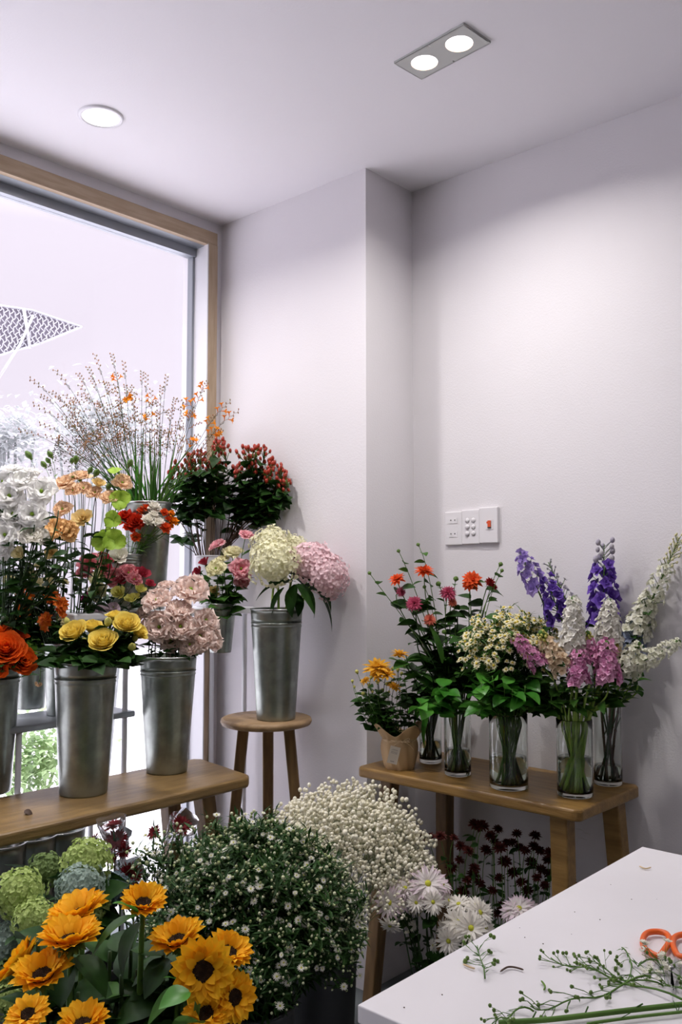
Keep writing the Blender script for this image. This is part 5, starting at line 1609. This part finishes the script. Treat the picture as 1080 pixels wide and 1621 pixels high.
for i in range(22):
    px, py = R.uniform(640, 790), R.uniform(960, 1060)
    foliage_stem('v_dahlia', px, py, R.uniform(-.06, .05), 'dahlia_foliage', 'dark dahlia leaves on an upright stem above the narrow vase', leaf_m=R.choice(['leaf_dark', 'leaf_dark', 'leaf']), n=9, L=.075, Wd=.022, lo=.15, group='dahlia foliage')
for i in range(14):
    px, py = R.uniform(640, 740), R.uniform(1040, 1120)
    foliage_stem('v_dark', px, py, R.uniform(-.06, .05), 'dahlia_foliage', 'dark green leafy stem behind the paper-wrapped pot', leaf_m='leaf_dark', n=8, L=.07, Wd=.02, lo=.3, group='dark foliage behind the pot')
# ruscus: glossy bright leaves hanging over the vases
for i in range(36):
    px, py = R.uniform(655, 880), R.uniform(1045, 1130)
    con = 'v_dahlia' if px < 750 else 'v_chamo'
    c = B[con]
    foliage_stem(con, px, py, R.uniform(-.15, -.06) if i % 3 else R.uniform(-.04, .05), 'ruscus_stem', 'glossy bright green ruscus leaves spilling over the glass vase rims', leaf_m=R.choice(['leaf_bright', 'leaf_bright', 'leaf']), n=7, L=.058, Wd=.020, lo=.5, group='ruscus stems', stem_m='stem', r=.0018, bend=.7)
for i in range(12):
    px, py = R.uniform(755, 875), R.uniform(1020, 1130)
    foliage_stem('v_chamo', px, py, R.uniform(-.08, .05), 'ruscus_stem', 'dark ruscus leaves in the shade below the chamomile dome', leaf_m='leaf_dark', n=9, L=.055, Wd=.021, lo=.2, group='shaded ruscus stems', stem_m='stem_dark', r=.0018)
# chamomile dome
cd_ = MB(); ring_petals(cd_, 9, .98, .27, 6, 10, .2, .1, 2, 2)
cdm = cd_.mesh('chamomile_petals', M['chamo'])
ce_ = MB(); ce_.ball((0, 0, .1), .34, 7, 5, .8); cem = ce_.mesh('chamomile_eye', M['chamo_eye'])
CH = [spray_tpl(.36, .055, 1, 5, .5, .003, 'sepal', 'stem', nbloom=18, leaf='leaf', leafL=.03, leafW=.0024, sticks=.0011) for _ in range(3)]
cv = B['v_chamo']
cen = at(806, 988, cv['d'] + .0)
for i in range(42):
    q = (i + .5) / 42
    cz = 1 - 1.0 * q
    r_ = math.sqrt(max(0, 1 - cz * cz))
    a = i * golden
    tip_ = cen + RT * (math.cos(a) * r_ * .145) + FH * (math.sin(a) * r_ * .11) + Vector((0, 0, cz * .115 - .01)) + RT * .0
    if tip_.y > 2.44: tip_.y = 2.44
    place_spray('chamomile_spray', CH[i % 3], Vector((cv['top'].x, cv['top'].y, cv['top'].z - .06)) + Vector((R.uniform(-.02, .02), R.uniform(-.02, .02), 0)), tip_, .36, {'petals': cdm, 'eye': cem}, .0105, 'spray of tiny cream chamomile daisies in the dome over the wide vase', group='chamomile sprays')

# paper-wrapped pot of yellow chrysanthemums
pc = base_at(633, 1221, RBZ, .052)
t = empty('wrapped_pot', pc)
tag(t, 'kraft-paper-wrapped pot tied with raffia at the left end of the wall bench', 'plant pot')
b = MB()
NP = 56
def paper(u, v):
    a = v * PI
    z = u * .088
    fold = .0022 * math.sin(a * 7 + 1) + .0016 * math.sin(a * 13 + z * 40)
    r = (.046 + .010 * math.sin(min(1, u * 1.3) * PI / 2) - .005 * max(0, u - .8) / .2) + fold
    if u == 0: r *= .96
    return Vector((r * math.cos(a), r * math.sin(a), z))
b.grid(paper, 12, NP, closev=True)
disc(b, (0, 0, .001), .044, 28)
b.build('paper_wrap', M['kraft'], t)
b = MB()
fw_a = math.atan2(-pc.y, -pc.x)
def collar(u, v):
    a = v * PI
    pk = .5 + .5 * math.cos(4 * (a - fw_a - .55))
    z = .088 + u * (.016 + .036 * pk)
    r = .051 + u * (.012 + .022 * pk) + .002 * math.sin(a * 11)
    return Vector((r * math.cos(a), r * math.sin(a), z))
b.grid(collar, 6, 72, closev=True)
cl = b.build('paper_collar', M['kraft'], t)
so = cl.modifiers.new('solid', 'SOLIDIFY'); so.thickness = .0008
b = MB()
for k in range(3):
    b.tube([(.0525 * math.cos(i * 2 * PI / 40), .0525 * math.sin(i * 2 * PI / 40), .086 + .002 * k + .0015 * math.sin(i * .8 + k)) for i in range(41)], .0013, 5, cap=False)
# bow on the camera side
knot = Vector((math.cos(fw_a + .15), math.sin(fw_a + .15), 0)) * .055 + Vector((0, 0, .088))
sd = Vector((-math.sin(fw_a), math.cos(fw_a), 0))
for s_, hgt in ((1, .008), (-1, .010), (1, -.004), (-1, -.002)):
    b.tube(bez(knot, knot + sd * s_ * .022 + Vector((0, 0, hgt + .012)), knot + sd * s_ * .036 + Vector((0, 0, hgt)), knot + sd * s_ * .004, 10), .0013, 5)
for s_ in (1, -1):
    b.tube(bez(knot, knot + sd * s_ * .012, knot + sd * s_ * .03 + Vector((0, 0, -.012)), knot + sd * s_ * .034 + Vector((0, 0, -.024)), 8), .0010, 5)
b.ball(tuple(knot), .004, 7, 5)
b.build('raffia_tie', M['raffia'], t)
tg = empty('hang_tag', pc); tg.parent = t; tg.location = (0, 0, 0)
nrm_ = Vector((math.cos(fw_a), math.sin(fw_a), 0))
# sd points to camera right when seen from the front
right_ = RT
b = MB()
tc0 = nrm_ * .0605 - right_ * .018 + Vector((0, 0, .050))
ct, st_ = math.cos(math.radians(-14)), math.sin(math.radians(-14))
def tagpt(u, v, lift=0.0):
    x, z = u * ct - v * st_, u * st_ + v * ct
    return tc0 + right_ * x + Vector((0, 0, z)) + nrm_ * lift
hw_, hh_ = .0155, .026
b.add([tagpt(-hw_, -hh_), tagpt(hw_, -hh_), tagpt(hw_, hh_), tagpt(-hw_, hh_), tagpt(-hw_, -hh_, .0006), tagpt(hw_, -hh_, .0006), tagpt(hw_, hh_, .0006), tagpt(-hw_, hh_, .0006)],
      [(3, 2, 1, 0), (4, 5, 6, 7), (0, 1, 5, 4), (1, 2, 6, 5), (2, 3, 7, 6), (3, 0, 4, 7)])
card = b.build('card', M['tag'], tg, smooth=False)
b = MB()
for v0, wd_ in ((.017, .008), (.0145, .010), (.010, .010), (.0075, .009), (.005, .010), (-.019, .006)):
    x = -wd_
    while x < wd_:
        l_ = R.uniform(.0012, .0035)
        hgt = .0005 if v0 > 0 else .0012
        b.add([tagpt(x, v0 - hgt, .0008), tagpt(min(x + l_, wd_), v0 - hgt, .0008), tagpt(min(x + l_, wd_), v0 + hgt, .0008), tagpt(x, v0 + hgt, .0008)], [(0, 1, 2, 3)])
        x += l_ + .0009
b.build('faint_print', M['ink'], tg, smooth=False)
B['pot'] = dict(base=pc, top=pc + Vector((0, 0, .088)), rt=.042, rb=.035, h=.088, d=dep(pc + Vector((0, 0, .1))))
MYL = [(10, 1.0, .17, 2, 10), (10, .95, .16, 22, 15), (8, .7, .14, 46, 15), (5, .45, .12, 66, 0)]
bunch([(597, 1055, 24, -.02, (-.1, .35, 1)), (612, 1066, 17, -.04, (.2, .4, 1)), (633, 1035, 16, .03, (.1, .15, 1)), (624, 1086, 13, -.05, (.2, .3, 1)), (578, 1077, 9, -.02, (-.5, .5, .8)), (596, 1068, 12, -.04, (-.2, .8, .6))], 'pot', 'yellow_chrysanthemum', 'yellow chrysanthemums', 'golden yellow chrysanthemum in the paper-wrapped pot',
      T_('ymum', t_pom, 'mumyellow', MYL, n=3, z0=-.1), stem_m='stem_dark', stem_r=.0014, leaves=7, leaf_m='leaf', leaf_L=.032, leaf_W=.012, leaf_lo=.1, leaf_hi=.9)
for px, py in ((565, 1063), (558, 1078), (561, 1087), (585, 1085), (588, 1072), (598, 1080), (612, 1082), (630, 1060), (622, 1058), (616, 1095), (590, 1095), (606, 1092), (640, 1052), (575, 1098), (636, 1066)):
    pos = at(px, py, B['pot']['d'] + R.uniform(-.05, .03))
    plant('chrysanthemum_bud', tpl('ymb', t_bud, 'bud_yellow', 'sepal', 1.3, n=1), pos, R.uniform(3.5, 6) * 2.45 / FPX, Vector((R.uniform(-.3, .3), R.uniform(-.3, .3), 1)), B['pot'], stem_m='stem', stem_r=.0010, leaves=6, leaf_m=R.choice(['leaf', 'leaf_dark']), leaf_L=.03, leaf_W=.011,
          leaf_lo=.1, leaf_hi=.9, label='small pale yellow chrysanthemum bud in the paper-wrapped pot', group='yellow chrysanthemum buds')
for i in range(16):
    px, py = R.uniform(570, 665), R.uniform(1085, 1135)
    foliage_stem('pot', px, py, R.uniform(-.05, .05), 'chrysanthemum_foliage', 'dark lobed chrysanthemum leaves filling the paper-wrapped pot', leaf_m=R.choice(['leaf_dark', 'leaf_dark', 'leaf']), n=8, L=.036, Wd=.013, lo=.2, group='foliage in the paper-wrapped pot', stem_m='stem_dark', r=.0013)
# long drooping leaves beside the pot
rr_ = foliage_stem('v_dark', 690, 1085, -.06, 'hosta_leaf', 'long arching green leaf drooping beside the paper-wrapped pot', leaf_m='leaf', n=1, L=.05, Wd=.01, cat='leaf')
for p0, p1, dd_, Wd in (((690, 1112), (652, 1172), -.12, .014), ((680, 1100), (655, 1140), -.10, .014)):
    drop_leaf(rr_, p0, p1, B['v_dark']['d'] + dd_ + .05, B['v_dark']['d'] + dd_, Wd, 'leaf_bright', 1.2)
rr_ = foliage_stem('v_dahlia', 660, 1010, -.02, 'canna_leaf', 'broad upright dark green leaf left of the dahlia stems', leaf_m='leaf_dark', n=2, L=.06, Wd=.02, cat='leaf')
drop_leaf(rr_, (690, 1060), (652, 990), B['v_dahlia']['d'] - .05, B['v_dahlia']['d'], .03, 'leaf_dark', .3)
drop_leaf(rr_, (700, 1050), (684, 985), B['v_dahlia']['d'] - .06, B['v_dahlia']['d'] - .02, .022, 'leaf', .3)

# ------------------------------------------------------------------ on the counter
def tp(px, py, lift=0.0):
    p = onz(px, py, TZ + .004)
    return Vector((p.x, p.y, TZ + .003 + lift))


def poly(pts, n=4, lift=0.0):
    P = [tp(*p) if len(p) == 2 else tp(p[0], p[1], p[2]) for p in pts]
    o = []
    for i in range(len(P) - 1):
        a, b_, c_, d_ = P[max(i - 1, 0)], P[i], P[i + 1], P[min(i + 2, len(P) - 1)]
        for k in range(n):
            t = k / n
            o.append(.5 * ((2 * b_) + (c_ - a) * t + (2 * a - 5 * b_ + 4 * c_ - d_) * t * t + (3 * b_ - a - 3 * c_ + d_) * t ** 3))
    o.append(P[-1])
    return o


def twig(pts, r, label, side=10, budr=.0021, white=0, leafn=14, mats=('stem', 'sepal', 'leaf'), group=None):
    P = poly(pts)
    o = empty('cut_sprig', P[0])
    st, bd, lf, wh = MB(), MB(), MB(), MB()
    Q = [p - P[0] + Vector((0, 0, .001 + .004 * math.sin(i * .8))) for i, p in enumerate(P)]
    st.tube(Q, [r * (1 - .55 * i / len(Q)) for i in range(len(Q))], 6)
    for k in range(side):
        i = int(len(Q) * (.25 + .72 * k / side))
        i = min(i, len(Q) - 2)
        d_ = (Q[i + 1] - Q[i]).normalized()
        sg = 1 if k % 2 else -1
        dv = (Matrix.Rotation(sg * R.uniform(.4, .9), 3, 'Z') @ d_)
        L = R.uniform(.018, .038)
        m_ = Q[i] + dv * L * .5 + Vector((0, 0, R.uniform(0, .006)))
        e_ = Q[i] + dv * L + Vector((0, 0, R.uniform(.0, .006)))
        st.tube([Q[i], m_, e_], r * .35, 4)
        for (pp, q_) in ((e_, 1), (m_.lerp(e_, .4), 0)):
            w2 = (Matrix.Rotation(R.uniform(-1, 1), 3, 'Z') @ dv) * .010
            p2 = pp + w2 * (1 - q_)
            st.tube([m_, p2], r * .25, 4)
            if R.random() < white:
                for j in range(9):
                    wh.grid(petal_fn(.006, .0016, R.uniform(20, 50), 10, .2), 2, 2, Matrix.Translation(p2 + Vector((0, 0, .003))) @ zrot(j * .7))
            else:
                bd.ball(tuple(p2 + Vector((0, 0, .001))), budr * R.uniform(.8, 1.2), 7, 5, 1.1)
    for k in range(leafn):
        i = R.randrange(len(Q) - 1)
        dv = Matrix.Rotation(R.uniform(-1.2, 1.2), 3, 'Z') @ (Q[i + 1] - Q[i]).normalized() + Vector((0, 0, R.uniform(0, .3)))
        leaf_into(lf, R.uniform(.008, .020), .0011, orient(Q[i], dv), .3, nu=2)
    st.build('stem', M[mats[0]], o); bd.build('buds', M[mats[1]], o)
    if lf.v: lf.build('leaves', M[mats[2]], o)
    if wh.v: wh.build('blossoms', M['aster'], o)
    tag(o, label, 'cutting', group)
    return o


twig([(1095, 1592), (1020, 1562), (960, 1545), (915, 1530), (872, 1517)], .0016, 'long budded aster cutting pointing left across the counter, uppermost of the pile', 16)
twig([(1050, 1560), (1000, 1552), (960, 1535), (930, 1522)], .0012, 'short budded aster cutting inside the pile, pointing to the table edge', 10)
twig([(1030, 1545), (980, 1562), (930, 1580), (880, 1592), (840, 1594)], .0015, 'budded aster cutting sweeping to the lower left of the pile', 14)
twig([(1010, 1530), (1040, 1520), (1062, 1530)], .0011, 'small aster cutting lying over the scissor handles', 9, white=.5)
twig([(1090, 1560), (1062, 1540), (1045, 1525)], .0012, 'cutting with several small white aster blooms at the counter edge of the photo', 12, white=.8)
twig([(1092, 1580), (1070, 1562), (1050, 1552)], .0012, 'second cutting with white aster blooms below the scissors', 10, white=.7)
twig([(985, 1500), (1000, 1530), (985, 1560)], .0010, 'thin budded cutting crossing the middle of the pile', 8)
twig([(768, 1549), (764, 1525), (756, 1497)], .0011, 'small lone budded sprig near the counter edge by the daisies', 8, budr=.0025)
twig([(845, 1601), (815, 1600), (798, 1612), (783, 1622)], .0012, 'leafy sprig at the bottom edge beside the thick green stem', 8)
for pts, r_, lab in (([(790, 1622), (860, 1618), (925, 1611), (1000, 1602), (1090, 1592)], .0032, 'thick bare green stem lying along the bottom of the counter'),
                     ([(930, 1622), (1000, 1612), (1090, 1602)], .0018, 'thinner bare green stem beside the thick one')):
    P = poly(pts); o = empty('green_stalk', P[0]); b = MB(); b.tube([p - P[0] + Vector((0, 0, r_)) for p in P], r_, 9); b.build('stem', M['stem'], o)
    b = MB()
    for k in (3, 8, 12):
        q = P[min(k, len(P) - 2)] - P[0] + Vector((0, 0, r_)); b.tube([q, q + Vector((R.uniform(-.01, .01), .012, .006))], r_ * .3, 5)
    b.build('side_shoot', M['leaf'], o); tag(o, lab, 'stem')
for pts, lab in (([(792, 1537), (803, 1530), (815, 1530), (829, 1534)], 'curled brown leaf scrap between the lone sprig and the pile'), ([(857, 1551), (863, 1560), (861, 1566)], 'tiny bent green scrap above the pile'),
                 ([(733, 1525), (745, 1530), (752, 1532)], 'pale dry petal scrap beside the lone sprig'), ([(1012, 1370), (1022, 1374), (1031, 1372)], 'faint grey hair-like scrap near the far counter corner')):
    P = poly(pts); b = MB(); b.tube(P, [.0005] + [.0013] * (len(P) - 2) + [.0006], 5)
    o = b.build('plant_scrap', M['raffia' if 'dry' in lab or 'grey' in lab else ('leaf_fresh' if 'green' in lab else 'stem_brown')], origin=P[0]); tag(o, lab, 'plant scrap')
b = MB()
for px, py in ((967, 1397), (823, 1465), (831, 1480), (822, 1442), (910, 1440), (1000, 1420), (700, 1570), (640, 1590), (930, 1510), (905, 1475), (760, 1520), (860, 1490), (950, 1452), (1040, 1420)):
    p = tp(px, py, -.002); b.ball((p.x, p.y, TZ + .0006), R.uniform(.0005, .0011), 6, 4, .5)
tag(b.build('plant_crumbs', M['stem_brown']), 'tiny dark plant crumbs scattered on the white counter', 'crumbs', kind='stuff')

# scissors
s0 = tp(1058, 1526)
o = empty('scissors', s0)
tag(o, 'florist scissors with orange loop handles beside the cut asters', 'scissors')
def loop(pts):
    P = [tp(*p) - s0 + Vector((0, 0, .004)) for p in pts]
    Q = []
    n = len(P)
    for i in range(n):
        for k in range(5):
            t = k / 5
            a, b_, c_, d_ = P[i - 1], P[i], P[(i + 1) % n], P[(i + 2) % n]
            Q.append(.5 * ((2 * b_) + (c_ - a) * t + (2 * a - 5 * b_ + 4 * c_ - d_) * t * t + (3 * b_ - a - 3 * c_ + d_) * t ** 3))
    Q.append(Q[0]); Q.append(Q[1])
    return Q
b = MB(); b.tube(loop([(1022, 1506), (1018, 1492), (1024, 1481), (1040, 1478), (1056, 1482), (1060, 1493), (1052, 1507), (1042, 1517), (1040, 1528), (1049, 1526)][:8]), .0042, 10, cap=False); b.build('handle', M['orange_plastic'], o)
b = MB(); b.tube(loop([(1066, 1500), (1068, 1488), (1080, 1483), (1098, 1482), (1110, 1492), (1104, 1508), (1088, 1518), (1074, 1516)]), .0042, 10, cap=False); b.build('handle', M['orange_plastic'], o)
for h0, h1, h2 in (((1044, 1514), (1056, 1535), (1070, 1575)), ((1078, 1512), (1070, 1535), (1062, 1580))):
    a, b_, c_ = [tp(*q) - s0 + Vector((0, 0, .003)) for q in (h0, h1, h2)]
    b = MB()
    d1 = (b_ - a).normalized(); n1 = Vector((-d1.y, d1.x, 0)); d2 = (c_ - b_).normalized(); n2 = Vector((-d2.y, d2.x, 0))
    top_ = [a - n1 * .004, a + n1 * .004, b_ + n1 * .006, c_, b_ - n1 * .006]
    b.add([p + Vector((0, 0, .001)) for p in top_] + [p - Vector((0, 0, .001)) for p in top_], [(0, 1, 2, 3, 4), (9, 8, 7, 6, 5)] + [(i, 5 + i, 5 + (i + 1) % 5, (i + 1) % 5) for i in range(5)])
    b.build('blade', M['steel'], o, smooth=False)
b = MB(); q = tp(1063, 1535) - s0; b.ball((q.x, q.y, .005), .004, 10, 5, .5); b.build('pivot', M['steel'], o)

# a dry leaf on the window bench
p = onz(38, 1288, LBZ + .003)
b = MB(); leaf_into(b, .028, .008, orient(Vector((0, 0, .006)), Vector((1, .6, .1)), roll=.6), 1.5); leaf_into(b, .02, .007, orient(Vector((0, 0, .002)), Vector((-.4, 1, .1)), roll=-.5), 1.5)
o = b.build('dry_leaf', M['stem_brown']); o.location = p; tag(o, 'small curled dry brown leaf lying on the window bench', 'leaf')

# ------------------------------------------------------------------ outside the window
b = MB(); b.box((-14, YB - 6, FLOOR - .3), (WX - .3, 14, FLOOR - .1)); tag(b.build('pavement', M['pavement'], smooth=False), kind='structure')
XO = -5.5
def ox(px, py, x=XO): return onx(px, py, x)
t = empty('mesh_awning', ox(40, 530))
tag(t, 'pale mesh awning corner seen through the window', 'awning')
pl = [ox(-60, 475), ox(50, 492), ox(128, 518), ox(60, 545), ox(-60, 580)]
o0 = t.location
b = MB()
b.add([p - o0 for p in pl] + [p - o0 - Vector((.02, 0, 0)) for p in pl], [(0, 1, 2, 3, 4), (9, 8, 7, 6, 5)] + [(i, 5 + i, 5 + (i + 1) % 5, (i + 1) % 5) for i in range(5)])
b.build('awning_panel', M['mesh'], t, smooth=False)
b = MB()
def inside(y, z):
    c = False
    for i in range(5):
        p, q = pl[i], pl[(i + 1) % 5]
        if (p.z > z) != (q.z > z) and y < (q.y - p.y) * (z - p.z) / (q.z - p.z) + p.y: c = not c
    return c
y0, y1 = min(p.y for p in pl), max(p.y for p in pl)
z0, z1 = min(p.z for p in pl), max(p.z for p in pl)
for sgn in (1, -1):
    k = -30
    while k < 60:
        pts = []
        for j in range(60):
            z = z0 + (z1 - z0) * j / 59
            y = y0 + k * .04 + sgn * (z - z0) * .6 + .006 * math.sin(j * 1.2)
            if inside(y, z): pts.append(Vector((XO + .012, y, z)) - o0)
        if len(pts) > 2: b.tube(pts, .004, 4)
        k += 1
for i in range(5): b.tube([pl[i] - o0 + Vector((.012, 0, 0)), pl[(i + 1) % 5] - o0 + Vector((.012, 0, 0))], .008, 5)
b.tube([ox(35, 490) - o0 + Vector((.02, 0, 0)), ox(45, 552) - o0 + Vector((.02, 0, 0))], .012, 6)
b.tube([ox(-5, 600) - o0 + Vector((.02, 0, 0)), ox(30, 545) - o0 + Vector((.02, 0, 0)), ox(50, 500) - o0 + Vector((.02, 0, 0))], .010, 6)
b.build('wire_netting', M['white_metal'], t)


def shrub(cx, cy, x, rx, rz, n, m, label, lf=.05, stems=9):
    c0_ = ox(cx, cy, x)
    sc__ = abs((c0_ - CAM).dot(FW)) / FPX
    o = empty('outdoor_shrub', (c0_.x, c0_.y, FLOOR - .1))
    b, s_ = MB(), MB()
    ry_ = rx * sc__
    for i in range(n):
        v = Vector((R.gauss(0, .42), R.gauss(0, .45), R.gauss(0, .45)))
        p = Vector((v.x * ry_, v.y * ry_, c0_.z - o.location.z + v.z * rz * sc__))
        leaf_into(b, lf * R.uniform(.6, 1.2), lf * .3, orient(p, Vector((R.uniform(-1, 1), R.uniform(-1, 1), R.uniform(-.6, .8)))), .4, nu=2)
    for i in range(stems):
        e_ = Vector((R.uniform(-.5, .5) * ry_, R.uniform(-.7, .7) * ry_, c0_.z - o.location.z + R.uniform(-.3, .3) * rz * sc__))
        s_.tube([(e_.x * .2, e_.y * .2, 0), (e_.x * .6, e_.y * .6, e_.z * .6), tuple(e_)], .008, 5)
    b.build('foliage', M[m], o)['kind'] = 'stuff'
    s_.build('stems', M[m], o)
    tag(o, label, 'shrub')
shrub(50, 1200, -4.3, 75, 75, 1300, 'outside_leaf', 'leafy green shrub outdoors, seen low through the window under the rack')
shrub(25, 690, -6.2, 60, 50, 500, 'outside_pale', 'hazy pale shrub outdoors, level with the white lisianthus', .07)
shrub(165, 680, -5.0, 95, 70, 1500, 'outside_pale', 'hazy grey bush outdoors, right behind the crocosmia', .05)
